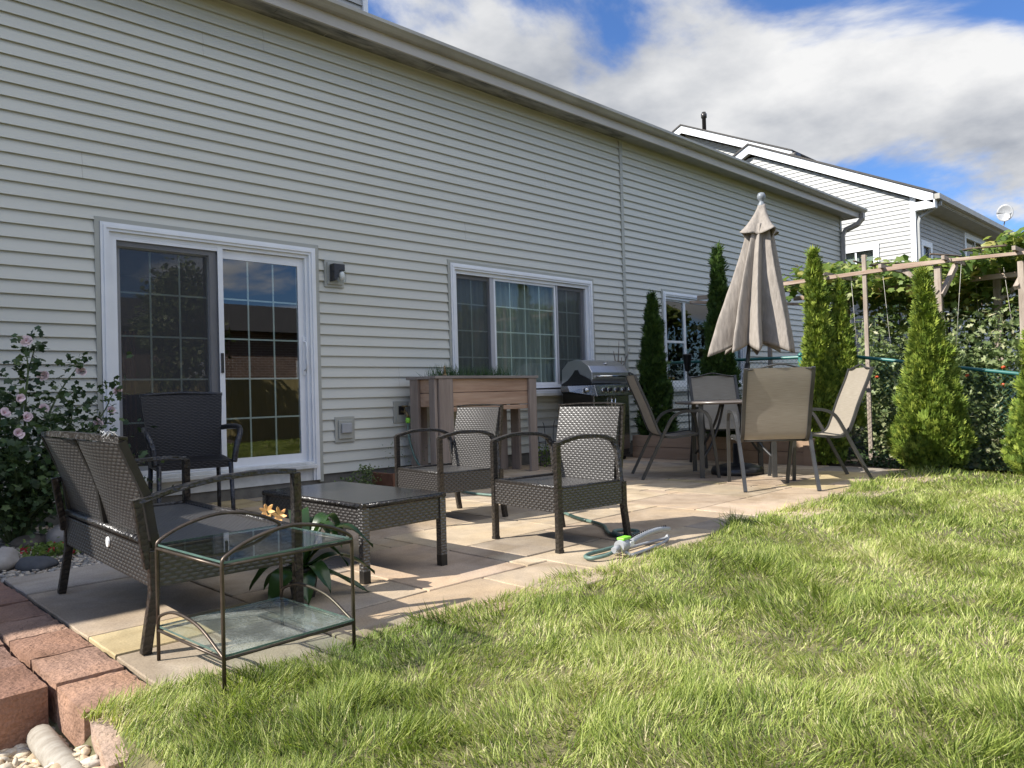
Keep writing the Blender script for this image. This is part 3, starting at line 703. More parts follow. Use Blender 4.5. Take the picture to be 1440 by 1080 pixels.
# ------------------------------------------------------------------ windows
def window(W, name, wide=True):
    x0, x1, z0, z1 = W
    mb = MB(); picture(mb, x0-.003, x1+.003, z0-.03, z1+.003, .03, -.026, .003, True); hb(mb, 'trim_channel', M['trim_grey'])
    mb = MB(); stepped(mb, x0+.03, x1-.03, z0, z1-.03, True); w = hb(mb, name, M['white'])
    mb = MB(); picture(mb, x0+.095, x1-.095, z0+.065, z1-.095, .04, .0, .12); sub(mb, 'window_frame', M['white'], w)
    mb = MB(); mb.box((x0, -.06, z0-.035), (x1, .0, z0+.0)); sub(mb, 'sill', M['white_dirty'], w)
    return w
w1 = window(W1, 'window')
za, zb2 = .98, 2.205
mb = MB(); panel(mb, 6.05, 7.12, za-.02, zb2, .028, .02, .05); sub(mb, 'sash', M['white'], w1)
for a, b, n in ((5.47, 6.03, 2), (7.10, 7.68, 2)):
    mb = MB(); panel(mb, a, b, za-.01, zb2-.005, .035, .05, .08); sub(mb, 'side_sash', M['frame_grey'], w1)
    mb = MB(); lites(mb, a+.03, b-.03, za, zb2-.02, 2, 4, .078); sub(mb, 'grille_bars', M['muntin'], w1)
    mb = MB(); mb.box((a+.02, .07, za), (b-.02, .073, zb2-.02)); sub(mb, 'glass_pane', M['glass_win'], w1)
    mb = MB(); mb.add([(a, .025, za), (b, .025, za), (b, .025, zb2), (a, .025, zb2)], [(0,1,2,3)]); sub(mb, 'screen', M['screen'], w1)
mb = MB(); mb.box((5.985, .012, za-.02), (6.045, .055, zb2)); mb.box((7.125, .012, za-.02), (7.15, .03, zb2)); sub(mb, 'screen_stile', M['frame_grey'], w1)
mb = MB(); lites(mb, 6.078, 7.092, za+.008, zb2-.028, 4, 4, .041); sub(mb, 'grille_bars', M['muntin'], w1)
mb = MB(); mb.box((6.07, .033, za), (7.10, .036, zb2-.02)); sub(mb, 'glass_pane', M['glass_win'], w1)
def curtain(x0, x1, z0, z1, y, mat, parent, amp=.025, per=.09):
    mb = MB(); n = int((x1-x0)/.012)
    mb.sheet(lambda u, v: (x0+(x1-x0)*u, y+amp*math.sin(2*math.pi*(x0+(x1-x0)*u)/per+1.3*math.sin(7*u))*(1-.3*v), z0+(z1-z0)*v), n, 4, x1-x0, z1-z0)
    sub(mb, 'curtain', mat, parent)
curtain(5.4, 7.75, .9, 2.3, .145, M['curtain'], w1)
w2 = window(W2, 'window')
mb = MB(); panel(mb, 9.52, 10.06, .96, 2.21, .03, .03, .06); mb.box((9.55, .028, 1.555), (10.03, .058, 1.59)); panel(mb, 10.06, 11.78, .96, 2.21, .03, .03, .06); sub(mb, 'sash', M['white'], w2)
mb = MB(); mb.box((9.54, .045, .98), (11.76, .048, 2.19)); sub(mb, 'glass_pane', M['glass_win'], w2)
# rooms behind the glass
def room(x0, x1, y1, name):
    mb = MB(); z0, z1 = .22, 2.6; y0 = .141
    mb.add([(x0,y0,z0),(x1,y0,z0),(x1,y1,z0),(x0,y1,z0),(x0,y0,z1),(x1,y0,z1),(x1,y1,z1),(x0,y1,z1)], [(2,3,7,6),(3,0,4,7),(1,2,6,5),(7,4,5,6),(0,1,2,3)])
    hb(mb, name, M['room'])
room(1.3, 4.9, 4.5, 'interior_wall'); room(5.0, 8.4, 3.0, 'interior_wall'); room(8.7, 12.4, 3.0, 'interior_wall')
mb = MB(); n=40
mb.sheet(lambda u, v: (1.99+.22*u, .30+.02*math.sin(u*40), .26+1.2*v), n, 3, .3, 1.2); sub(mb, 'curtain', M['wine_cloth'], door)
# ------------------------------------------------------------------ small fittings on the wall
t = thing('wall_lamp', 'black half-round wall lamp with clear glass jar beside the patio door', 'lamp', (3.91, -.02, 2.05))
mb = MB(); mb.box((-.105, -.012, -.13), (.105, .0, .13)); mb.box((-.08, -.026, -.105), (.08, -.012, .105)); mb.build('mounting_block', M['trim_grey'], t, bevel=.004)
mb = MB(); pr = [(-.075, .085), (.065, .085), (.065, .03), (.03, .03), (.015, -.03), (-.02, -.07), (-.05, -.085), (-.075, -.088)]
# side profile extruded in y: housing
vs = [(x, y, z) for y in (-.026, -.11) for x, z in [(-.06, .085), (.06, .085), (.06, .02), (.0, .02), (-.005, -.03), (-.03, -.07), (-.06, -.085)]]
n = 7; mb.add(vs, [tuple(range(n)), tuple(range(n, 2*n))[::-1]] + [(i, n+i, n+(i+1) % n, (i+1) % n) for i in range(n)]); mb.build('housing', M['black_plastic'], t, bevel=.006)
mb = MB(); mb.lathe([(.028, .03), (.042, .01), (.044, -.05), (.038, -.085), (.02, -.092)], 16, (.035, -.085, 0)); mb.build('glass_jar', M['clear_lamp'], t)
mb = MB(); mb.lathe([(.012, .02), (.028, .0), (.03, -.03), (.022, -.06), (.004, -.07)], 14, (.035, -.085, 0)); mb.build('bulb', M['frost'], t)
t = thing('outlet_box', 'closed grey weatherproof outlet box low on the siding right of the patio door', 'outlet', (3.99, -.015, .56))
mb = MB(); mb.box((-.11, -.012, -.13), (.11, .0, .12)); mb.box((-.075, -.028, -.095), (.075, -.012, .085)); mb.build('mounting_block', M['trim_grey'], t, bevel=.005)
mb = MB(); mb.box((-.055, -.05, -.04), (.06, -.028, .055)); mb.build('cover', M['grey_plastic'], t, bevel=.007)
t = thing('hose_faucet', 'brass faucet with lime green hose connector on the siding beside the planter', 'faucet', (4.66, -.015, .70))
mb = MB(); mb.box((-.095, -.012, -.11), (.095, .0, .11)); mb.box((-.07, -.02, -.085), (-.055, -.012, .085)); mb.box((.055, -.02, -.085), (.07, -.012, .085)); mb.build('mounting_block', M['trim_grey'], t)
mb = MB(); mb.box((-.035, -.014, -.03), (.035, -.0125, .06)); mb.build('recess', M['black_plastic'], t)
mb = MB(); mb.tube([(0, -.01, .0), (0, -.08, .0), (0.0, -.11, -.02), (.0, -.12, -.06)], [.014, .014, .016, .014], 10)
mb.tube([(0, -.07, .0), (0, -.07, .05)], .008, 8); mb.lathe([(.0, .05), (.03, .05), (.034, .058), (.03, .066), (.0, .066)], 12, (0, -.07, 0)); mb.build('valve', M['brass'], t)
mb = MB(); mb.lathe([(.018, -.06), (.024, -.075), (.024, -.10), (.018, -.115)], 12, (.0, -.12, 0)); mb.build('hose_connector', M['lime_plastic'], t)
# ------------------------------------------------------------------ far townhouse (right, beyond the vegetable garden)
FX = 18.8
far = thing('townhouse', 'pale sunlit gabled townhouse with white rake boards beyond the vegetable garden', 'house', (FX, 3.4, 0))
def fb(mb, name, mat, parent=far, **k): return mb.build(name, mat, parent, world=True, **k)
FY0, FR, FZ, FZR = -.55, 3.4, 5.05, 7.02; sl = (FZR-FZ)/(FR-FY0)
def gab(z):
    if z <= FZ: return [(FY0, 7.35)]
    d = (z-FZ)/sl; return [(FY0+d, 7.35-d)]
mb = MB()
def wz(z): 
    return gab(z)
FW = (.28, 1.7, 3.2, 4.14)
def fiv(z):
    (a, b), = gab(z); c = cut(a, b, [FW])(z); return c
siding(mb, (FX, 0), (0, 1), (-1, 0), 0, FZR-.05, fiv, out=.016, zbreaks=(FW[2], FW[3], FZ))
BW1 = (19.15, 19.85, 3.3, 4.14); BW2 = (22.6, 24.6, 3.6, 4.75)
siding(mb, (0, FY0), (1, 0), (0, -1), 0, FZ, cut(FX, 40, [BW1, BW2]), out=.016, zbreaks=(BW1[2], BW1[3], BW2[2], BW2[3]))
fb(mb, 'wall', M['siding_far'])
mb = MB(); mb.box((FX+.02, FY0+.02, 0), (FX+.1, 7.3, 3.0)); mb.box((FX+.3, FY0+.25, 0), (FX+.35, 7, FZ)); mb.box((FX+.35, FY0+.25, 0), (40, FY0+.3, FZ)); fb(mb, 'interior_wall', M['room'])
mb = MB()
mb.box((FX-.03, FY0-.03, 0), (FX+.06, FY0+.08, FZ+.12)); fb(mb, 'corner_strip', M['white'])
def fwin(axis, W, name, nx, nz):
    a, b, z0, z1 = W; mbf = MB(); mg = MB(); ms = MB(); mbl = MB(); w = .09
    def bx(m, s0, s1, za, zb_, o0, o1):
        if axis == 'x': m.box((FX-o1, s0, za), (FX-o0, s1, zb_))
        else: m.box((s0, FY0-o1, za), (s1, FY0-o0, zb_))
    bx(mbf, a-.04, a+w, z0-.04, z1+.04, -.02, .035); bx(mbf, b-w, b+.04, z0-.04, z1+.04, -.02, .035)
    bx(mbf, a+w, b-w, z1-w, z1+.04, -.02, .034); bx(mbf, a+w, b-w, z0-.04, z0+w, -.02, .034)
    for i in range(1, nx): s = a+w+(b-a-2*w)*i/nx; bx(mbf, s-.02, s+.02, z0+w, z1-w, -.01, .01)
    for i in range(1, nz): s = z0+w+(z1-z0-2*w)*i/nz; bx(mbf, a+w, b-w, s-.015, s+.015, -.009, .009)
    wo = fb(mbf, 'window', M['white'])
    bx(mg, a+w, b-w, z0+w, z1-w, -.03, -.025); mg.build('glass_pane', M['glass_win'], wo, world=True)
    bx(mbl, a+w, b-w, z1-w-.25, z1-w, -.12, -.11); mbl.build('blind', M['curtain'], wo, world=True)
fwin('x', FW, 'window', 3, 2); fwin('y', BW1, 'window', 1, 1); fwin('y', BW2, 'window', 2, 1)
# rake, fascia and roof
OV = .16
def slabline(mb, x0, x1, ya, za, yb, zb_, h0, h1):
    mb.add([(x0,ya,za+h0),(x1,ya,za+h0),(x1,yb,zb_+h0),(x0,yb,zb_+h0),(x0,ya,za+h1),(x1,ya,za+h1),(x1,yb,zb_+h1),(x0,yb,zb_+h1)],
           [(3,2,1,0),(4,5,6,7),(0,1,5,4),(1,2,6,5),(2,3,7,6),(3,0,4,7)])
ye0 = FY0-.45; ze0 = FZ - .45*sl + .06; zr = FZR+.06
mb = MB(); slabline(mb, FX-OV, FX-OV+.03, ye0, ze0, FR, zr, -.02, .20); slabline(mb, FX-OV, FX-OV+.03, FR, zr, 7.8, ze0, -.02, .20)
mb.box((FX-OV, ye0-.03, ze0-.12), (FX+.0, ye0+.42, ze0+.06)); fb(mb, 'rake_board', M['white'])
mb = MB(); slabline(mb, FX-OV+.03, FX, ye0, ze0, FR, zr, -.015, .0); slabline(mb, FX-OV+.03, FX, FR, zr, 7.8, ze0, -.015, .0); mb.box((FX+.001, ye0, ze0-.0), (40, FY0, ze0+.02)); fb(mb, 'soffit', M['soffit'])
mb = MB(); slabline(mb, FX-OV-.03, 40, ye0-.02, ze0, FR, zr, .202, .25); slabline(mb, FX-OV-.03, 40, FR, zr, 7.8, ze0, .202, .25)
froof = fb(mb, 'roof', M['shingle'])
mb = MB(); mb.box((FX, ye0-.02, ze0+.02), (40, ye0, ze0+.19)); mb.box((FX-OV, ye0-.13, ze0+.06), (40, ye0-.021, ze0+.18)); fb(mb, 'gutter', M['gutter'])
mb = MB(); mb.tube([(FX+.12, ye0-.07, ze0+.1), (FX+.12, ye0-.06, ze0-.02), (FX+.05, FY0-.1, ze0-.25), (FX+.05, FY0-.06, ze0-.4), (FX+.05, FY0-.06, 0)], 1, sq=(.08, .06)); fb(mb, 'downspout', M['siding_far'])
# taller gable further back
mb = MB(); X2 = 22.0
siding(mb, (X2, 0), (0, 1), (-1, 0), 5.5, 9.35, lambda z: [(max(3.8, 5.05+(z-8.2)/.475), min(11, 9.6-(z-8.2)/.475))] if z < 9.2 else [(7.3, 7.4)], out=.016); fb(mb, 'upper_wall', M['siding_far'])
mb = MB(); slabline(mb, X2-.35, X2-.32, 3.6, 7.55, 7.35, 9.33, .0, .24); slabline(mb, X2-.35, X2-.32, 7.35, 9.33, 11.1, 7.55, 0, .24); fb(mb, 'rake_board', M['white'])
mb = MB(); slabline(mb, X2-.38, 38, 3.6, 7.55, 7.35, 9.33, .243, .29); slabline(mb, X2-.38, 38, 7.35, 9.33, 11.1, 7.55, .243, .29); fb(mb, 'upper_roof', M['shingle'])
def at(px, py, d):   # point on the ray of the first survey, used only to note measured positions
    a = R_(45.5); lat = (px-720)/1070*d
    return (d*math.cos(a)+lat*math.sin(a), -6.4+d*math.sin(a)-lat*math.cos(a), .84+(555.6-.028*(px-720)-py)/1070*d)
p = (24.6, 6.85, 0)
mb = MB(); mb.lathe([(.07, 8.9), (.07, 10.35), (.10, 10.36), (.10, 10.5), (.07, 10.52), (.07, 10.56)], 12, (23.7, 7.7, .05)); mb.build('vent_pipe', M['cart_dark'], froof, world=True)
mb = MB(); mb.box((20.6, 3.0, 7.1), (20.95, 3.3, 7.42)); mb.build('roof_vent', M['cart_dark'], froof, world=True, bevel=.05)
t = thing('satellite_dish', 'grey satellite dish on a bent mast above the far gutter', 'antenna', (24.9, -1.0, 5.0))
mb = MB(); mb.tube([(0, .2, -.35), (0, .05, .1), (0, -.02, .42)], .03, 8); mb.tube([(-.05, -.1, .35), (-.5, -.35, .25), (-.78, -.42, .42)], .018, 6); mb.build('mast', M['grey_plastic'], t)
mb = MB(); 
def dish(u, v):
    a = 2*math.pi*u; r_ = .40*v; dx = -.1*(v*v); c, s_ = math.cos(a)*r_, math.sin(a)*r_*1.15
    return (-.15+dx*1.0+.12*v*v*0, -.05+c, .62+s_)
mb.sheet(dish, 24, 5, 1, 1); mb.build('dish', M['grey_plastic'], t, solid=.015)
mb = MB(); mb.lathe([(.02, -.06), (.05, -.04), (.05, .05), (.02, .07)], 10, (-.8, -.42, .45)); mb.build('receiver', M['grey_plastic'], t); t.scale = (.52, .52, .52); t.location.z = 5.22
# ------------------------------------------------------------------ neighbouring house beyond the left end (casts the long shade) and the lots behind the camera, seen in the glass
lh = thing('townhouse', 'neighbouring sage sided townhouse across the gap at the left end', 'house', (-8, 3, 0))
mb = MB(); siding(mb, (-16, 0), (1, 0), (0, -1), .1, 4.7, lambda z: [(0, 13.15)]); siding(mb, (-2.85, 0), (0, 1), (1, 0), .1, 4.7, lambda z: [(0, 6)]); mb.build('wall', M['siding'], lh, world=True)
mb = MB(); mb.box((-16, .02, -.1), (-2.87, 6, 4.68)); mb.build('foundation', M['concrete'], lh, world=True)
mb = MB(); roofslab(mb, -16.3, -2.6, -.52, 3, 4.82, .42, .12); roofslab(mb, -16.3, -2.6, 3, 6.5, 4.82+3.52*.42, -.42, .12); mb.build('roof', M['shingle'], lh, world=True)
bh = thing('brick_house', 'brown brick house behind the rear fence, seen only in the door glass', 'house', (0, -24, -.5))
mb = MB(); mb.box((-14, -30, -.8), (24, -22, 3.7)); mb.build('wall', M['brick'], bh, world=True)
mb = MB(); mb.add([(-14.5, -21.5, 3.6), (24.5, -21.5, 3.6), (24.5, -26, 5.2), (-14.5, -26, 5.2), (-14.5, -30.5, 3.6), (24.5, -30.5, 3.6)], [(0,1,2,3), (3,2,5,4), (0,3,4), (1,5,2), (0,4,5,1)]); mb.build('roof', M['shingle'], bh, world=True)
mb = MB()
for x in (-9.5, 2, 11.2, 15.6, 20): mb.box((x, -22.0, 1.1), (x+.9, -21.96, 2.5))
mb.build('window', M['white'], bh, world=True)
wf = thing('wooden_fence', 'tall honey coloured board fence at the back of the lawn, seen in the door glass', 'fence', (0, -16, -.5))
mb = MB(); x = -14
while x < 34:
    mb.box((x, -16.02, -.6), (x+.138, -16.0, 1.55)); x += .145
mb.build('boards', M['fence_wood'], wf, world=True)
mb = MB()
for z in (-.2, .5, 1.15): mb.box((-14, -16.06, z), (34, -16.021, z+.09))
mb.build('rails', M['fence_wood'], wf, world=True)
be = thing('scalloped_edging', 'low scalloped wooden edging along the rear flower bed', 'edging', (-2, -12.6, -.4))
mb = MB(); x = -12
while x < 26:
    z0 = float(zg(x, -12.6)); pts = [(x, z0-.1), (x+.28, z0-.1), (x+.28, z0+.22), (x+.24, z0+.28), (x+.14, z0+.31), (x+.04, z0+.28), (x, z0+.22)]
    vs = [(a, yy, c) for yy in (-12.6, -12.64) for a, c in pts]; n = 7
    mb.add(vs, [tuple(range(n))[::-1], tuple(range(n, 2*n))] + [(i, (i+1) % n, n+(i+1) % n, n+i) for i in range(n)]); x += .30
mb.build('boards', M['cedar_grey'], be, world=True)
def crown_tree(name, label, x, y, h, r, mat, n, seed, cat='tree', trunk=.12, low=.25, size=.16, tmpl=None):
    g = np.random.default_rng(seed); z0 = float(zg(x, y)); t = thing(name, label, cat, (x, y, z0))
    mb = MB(); mb.tube([(0, 0, -.05), (.05, .03, h*.3), (-.03, .05, h*.6), (0, 0, h*.85)], [trunk, trunk*.75, trunk*.45, trunk*.12], 8)
    for k in range(9):
        a = k*2.4; zz = h*(low+.06*k); mb.tube([(0, 0, zz), (math.cos(a)*r*.45, math.sin(a)*r*.45, zz+h*.12), (math.cos(a)*r*.8, math.sin(a)*r*.8, zz+h*.2)], [trunk*.35, trunk*.2, trunk*.06], 6)
    mb.build('trunk', M['bark'], t)
    # leaf clumps
    nc = 34; c = g.normal(size=(nc, 3)); c = nrm(c)*g.uniform(.25, 1, (nc, 1))**.5; c = c*np.array([r, r, h*(1-low)/2])*.85+np.array([0, 0, h*(low+(1-low)/2)])
    P = c[g.integers(0, nc, n)] + g.normal(size=(n, 3))*r*.17
    d = nrm(g.normal(size=(n, 3))+np.array([0, 0, -.2])); B = basis(d, nrm(g.normal(size=(n, 3))+np.array([0, 0, 1.2])))
    scatter('crown', LEAF_V, LEAF_F, P + np.array([x, y, z0]), B, g.uniform(.7, 1.3, n)*size, mat, t, g.uniform(0, 1, n)); return t
crown_tree('garden_tree', 'leafy young tree behind the camera, reflected in the left door pane', 8.0, -14.2, 5.6, 1.1, M['tomato_leaf'], 5000, 21, size=.15)
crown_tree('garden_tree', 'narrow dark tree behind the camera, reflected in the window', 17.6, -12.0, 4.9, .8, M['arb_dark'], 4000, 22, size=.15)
crown_tree('garden_tree', 'round tree by the rear fence, reflected in the glass', 15.2, -14.6, 2.6, 1.0, M['tomato_leaf'], 3500, 23, size=.13)
crown_tree('garden_tree', 'spreading tree right of the lawn, reflected in the window', 23.6, -13.5, 4.6, 2.2, M['tomato_leaf'], 6000, 24, size=.18)
crown_tree('added_shade_shrub', 'unseen tall leafy shrub added past the left end of the house to shade the hibiscus', -.55, -.95, 2.15, .75, M['hib_leaf'], 5200, 25, cat='shrub', trunk=.05, low=.05, size=.13)  # out-of-view shrub added to keep the sun off the hibiscus
# ------------------------------------------------------------------ furniture
def arc(pts, n=6):
    """smooth Catmull-Rom through points"""
    P = [Vector(p) for p in pts]; out = []
    Q = [P[0]*2-P[1]] + P + [P[-1]*2-P[-2]]
    for i in range(1, len(Q)-2):
        for k in range(n):
            t = k/n; a, b, c, d = Q[i-1], Q[i], Q[i+1], Q[i+2]
            out.append(.5*((2*b)+(c-a)*t+(2*a-5*b+4*c-d)*t*t+(3*b-a-3*c+d)*t**3))
    out.append(P[-1]); return out
def slab_back(mb, xb, zb, xt, zt, y0b, y1b, y0t, y1t, th, bow=.0, top_bow=0.0, nu=14, nv=14):
    """leaning woven panel with front, back and edges; x is the depth direction (front = +x)"""
    def f(off):
        def g(u, v):
            x = xb+(xt-xb)*v + bow*math.sin(math.pi*v) - top_bow*math.sin(math.pi*u)*v + off; z = zb+(zt-zb)*v
            ya = y0b+(y0t-y0b)*v; yb_ = y1b+(y1t-y1b)*v
            return (x, ya+(yb_-ya)*u, z)
        return g
    h = math.hypot(xt-xb, zt-zb); w = abs(y1b-y0b)
    mb.sheet(f(th/2), nu, nv, w, h); mb.sheet(lambda u, v: f(-th/2)(1-u, v), nu, nv, w, h)
    mb.sheet(lambda u, v: f(th/2-th*u)(0, v), 2, nv, th, h, False); mb.sheet(lambda u, v: f(-th/2+th*u)(1, v), 2, nv, th, h, False)
    mb.sheet(lambda u, v: f(th/2-th*v)(u, 1), nu, 2, w, th, False); mb.sheet(lambda u, v: f(-th/2+th*v)(u, 0), nu, 2, w, th, False)
def wicker_seat(name, label, cat, group, W=.60, Dp=.52, seats=1, ZSE=.335, ZA=.575, ZB=.775, back=-.045):
    t = thing(name, label, cat, (0, 0, 0), 0, group); n_seats = seats
    hw, hd = W/2, Dp/2; lw = .033
    mb = MB(); mb.sheet(lambda u, v: (-hd+.02+(Dp-.04)*v, -hw+.02+(W-.04)*u, ZSE-.012*math.sin(math.pi*u)*math.sin(math.pi*v)), 16, 12, W, Dp)
    mb.build('seat', M['wicker'], t)
    ap = MB(); za, zb_ = ZSE-.125, ZSE+.002
    ap.box((hd-.03, -hw+lw*.5, za), (hd-.006, hw-lw*.5, zb_+.006)); ap.box((-hd+.006, -hw+lw*.5, za), (-hd+.03, hw-lw*.5, zb_))
    ap.box((-hd+.02, -hw+.006, za), (hd-.02, -hw+.03, zb_)); ap.box((-hd+.02, hw-.03, za), (hd-.02, hw-.006, zb_))
    apo = ap.build('apron', M['wicker_open'], t)
    rl = MB()
    rl.tube([(hd-.015, -hw+.02, ZSE+.006), (hd-.015, hw-.02, ZSE+.006)], .011, 8); 
    for sy in (-1, 1): rl.tube([(-hd+.02, sy*(hw-.018), ZSE+.004), (hd-.02, sy*(hw-.018), ZSE+.004)], .010, 8)
    rl.build('seat_edge', M['wrap'], t)
    for sy in (-1, 1):
        m = MB(); m.tube([(hd-lw/2, sy*(hw-lw/2), 0), (hd-lw/2, sy*(hw-lw/2), .3), (hd-lw/2, sy*(hw-lw/2), ZA)], 1, sq=(lw, lw)); lg = m.build('leg', M['wrap'], t, bevel=.004)
        m = MB(); m.box((hd-lw-.001, sy*(hw-lw/2)-lw/2-.001, -.001), (hd+.001, sy*(hw-lw/2)+lw/2+.001, .014)); m.build('foot_cap', M['legcap'], lg)
        m = MB(); m.tube([(-hd-.015, sy*(hw-lw/2), 0), (-hd+lw/2, sy*(hw-lw/2), .2), (-hd+lw/2, sy*(hw-lw/2), ZSE)], 1, sq=(lw, lw)); lg = m.build('leg', M['wrap'], t, bevel=.004)
        # arm: level start at the front post, arch, then slant down to the rear of the seat
        m = MB(); y = sy*(hw-.018)
        pts = arc([(hd-.012, y, ZA-.004), (hd-.05, y, ZA+.006), (hd*.35, y, ZA+.028), (-hd*.35, y, ZA+.022), (-hd*.72, y, ZA-.01)], 6)
        if n_seats == 1:
            m.tube(pts, 1, sq=(.034, .022)); m.build('armrest', M['wrap'], t, bevel=.004)
            m = MB(); m.tube([(-hd*.68, y, ZA-.008), (-hd*.80, y, ZA-.06), (-hd+.03, y, ZSE-.02)], 1, sq=(.026, .030)); m.build('arm_post', M['wrap'], t, bevel=.004)
        else:
            m.tube(arc([(hd-.016, y, ZA+.004), (hd*.5, y, ZA+.012), (-hd*.1, y, ZA+.004), (-hd*.7, y, ZA-.022), (-hd-.03, y, ZA-.052)], 6), 1, sq=(.030, .020)); m.build('armrest', M['wrap'], t, bevel=.004)
            m = MB(); m.tube([(-hd+.0, y, ZSE-.06), (-hd-.035, y, ZA-.04)], 1, sq=(.028, .028)); m.build('arm_post', M['wrap'], t, bevel=.004)
    n = seats
    gap = .03; wid = (W-.09-gap*(n-1))/n
    for k in range(n):
        a = -hw+.045+k*(wid+gap); m = MB()
        slab_back(m, -hd+.05, ZSE-.03, -hd+back+.03, ZB-.015, a, a+wid, a-.004, a+wid+.004, .022, bow=.012, top_bow=.018 if n == 1 else .03)
        m.build('backrest', M['wicker'], t)
    m = MB()
    ys = [-hw+.03] + [-hw+.045+k*(wid+gap)-gap/2 for k in range(1, n)] + [hw-.03]
    for y in (ys if n > 1 else (ys[0], ys[-1])):
        m = MB(); m.tube([(-hd+.035, y, ZSE-.05), (-hd+.0, y, (ZSE+ZB)/2), (-hd+back+.025, y, ZB-.01)], 1, sq=(.026, .032) if n > 1 else (.016, .022)); m.build('back_frame', M['wrap'] if n == 1 else M['legcap'], t)
    m = MB(); m.tube(arc([(-hd+back+.03, -hw+.02, ZB-.005), (-hd+back+.005, -hw*.4, ZB+.003), (-hd+back+.005, hw*.4, ZB+.003), (-hd+back+.03, hw-.02, ZB-.005)], 5), 1, sq=(.03, .022) if n > 1 else (.024, .008)); tr = m.build('top_rail', M['wrap'], t)
    if n > 1:
        # lower back panel, emblem, frayed strands on the top rail
        m = MB(); m.tube([(-hd+.015, -hw+.02, ZSE+.02), (-hd+.015, hw-.02, ZSE+.02)], .014, 8); m.build('back_rail', M['wrap'], t)
        m = MB(); k0 = len(m.v)
        for j in range(20): a = 2*math.pi*j/20; m.v.append((-hd+.004, -.10+.021*math.cos(a), ZSE-.03+.021*math.sin(a)))
        for j in range(20): a = 2*math.pi*j/20; m.v.append((-hd-.001, -.10+.019*math.cos(a), ZSE-.03+.019*math.sin(a)))
        m.f += [tuple(range(20, 40))[::-1]] + [(j, (j+1) % 20, 20+(j+1) % 20, 20+j) for j in range(20)]; m.c += [None]*21; m.sm += [False]*21
        em = m.build('emblem', M['white_plastic'], t)
        m = MB()
        for j in range(14):
            y = -hw+.04+.012*j; x = -hd+back+.02; m.tube([(x, y, ZB+.008), (x-.012, y-.006+.012*random.random(), ZB+.016+.01*random.random()), (x-.02+.03*random.random(), y+.02, ZB+.006)], .0022, 4)
        m.build('frayed_strand', M['grey_plastic'], tr)
    return t
def place(t, x, y, rz=0, z=0): t.location = (x, y, z); t.rotation_euler = (0, 0, rz)
def copy_tree(o, parent=None):
    c = o.copy(); col.objects.link(c); c.parent = parent
    for ch_ in [k for k in bpy.data.objects if k.parent == o and k.name != c.name]: copy_tree(ch_, c)
    return c
G1 = 'matching woven armchairs facing the coffee table'
a1 = wicker_seat('wicker_armchair', 'dark brown wicker armchair nearest the lawn, with the hose looped behind its rear leg', 'armchair', G1)
a2 = copy_tree(a1); a2['label'] = 'dark brown wicker armchair in front of the raised wooden planter'
place(a1, 3.265, -3.43, math.pi-.12); place(a2, 3.41, -2.27, math.pi-.12)
ls = wicker_seat('wicker_loveseat', 'dark brown wicker loveseat seen from behind, white round emblem on its back', 'loveseat', None, W=1.22, Dp=.56, seats=2, ZSE=.345, ZA=.565, ZB=.73, back=-.10)
place(ls, 1.225, -3.09, -.035)
# coffee table
ct = thing('coffee_table', 'low wicker coffee table with a dark glass top beside the loveseat', 'coffee table', (2.17, -2.97, 0), .02)
hx, hy, zt = .25, .47, .362
m = MB(); m.box((-hx+.01, -hy+.01, zt-.128), (-hx+.03, hy-.01, zt-.012)); m.box((hx-.03, -hy+.01, zt-.128), (hx-.01, hy-.01, zt-.012))
m.box((-hx+.03, -hy+.01, zt-.128), (hx-.03, -hy+.03, zt-.012)); m.box((-hx+.03, hy-.03, zt-.128), (hx-.03, hy-.01, zt-.012)); m.build('apron', M['wicker_open'], ct)
m = MB()
for sx in (-1, 1): m.tube([(sx*(hx-.012), -hy, zt-.012), (sx*(hx-.012), hy, zt-.012)], .013, 8)
for sy in (-1, 1): m.tube([(-hx, sy*(hy-.012), zt-.012), (hx, sy*(hy-.012), zt-.012)], .013, 8)
m.build('top_edge', M['wrap'], ct)
m = MB(); m.box((-hx+.006, -hy+.006, zt-.006), (hx-.006, hy-.006, zt+.002)); m.build('glass_top', M['black_glass'], ct, bevel=.002)
for sx in (-1, 1):
    for sy in (-1, 1):
        m = MB(); x = sx*(hx-.02); y = sy*(hy-.02); m.tube([(x, y, .05), (x, y, .2), (x, y, zt-.014)], 1, sq=(.036, .036)); lg = m.build('leg', M['wicker'], ct)
        m = MB(); m.box((x-.0185, y-.0185, 0), (x+.0185, y+.0185, .055)); m.build('foot_cap', M['legcap'], lg)
# glass side table with arched wire frame
st = thing('side_table', 'small two tier glass side table with an arched bronze wire frame, by the lawn', 'side table', (1.155, -3.985, 0), .05)
TX, TY, TH = .226, .226, .375
m = MB()
for sy in (-1, 1):
    y = sy*TY; f = [(-TX, y, -.0), (-TX, y, .2), (-TX, y, TH-.02)] + arc([(-TX, y, TH-.01), (-TX+.012, y, TH+.018), (-TX*.55, y, TH+.058), (0, y, TH+.078), (TX*.55, y, TH+.058), (TX-.012, y, TH+.018), (TX, y, TH-.01)], 6) + [(TX, y, .2), (TX, y, 0)]
    m = MB(); m.tube(f, .0062, 8); m.build('wire_arch', M['bronze'], st)
m = MB()
for z in (TH-.008, .098):
    for sx in (-1, 1): m.tube([(sx*TX, -TY, z), (sx*TX, TY, z)], .0048, 6)
    for sy in (-1, 1): m.tube([(-TX, sy*TY, z), (TX, sy*TY, z)], .0048, 6)
for sx in (-1, 1):
    m.tube(arc([(sx*TX, -TY, .10), (sx*TX, -TY*.86, .115), (sx*TX, -TY*.3, .165), (sx*TX, TY*.4, .178), (sx*TX, TY*.9, .15), (sx*TX, TY, .125)], 6), .0055, 6)
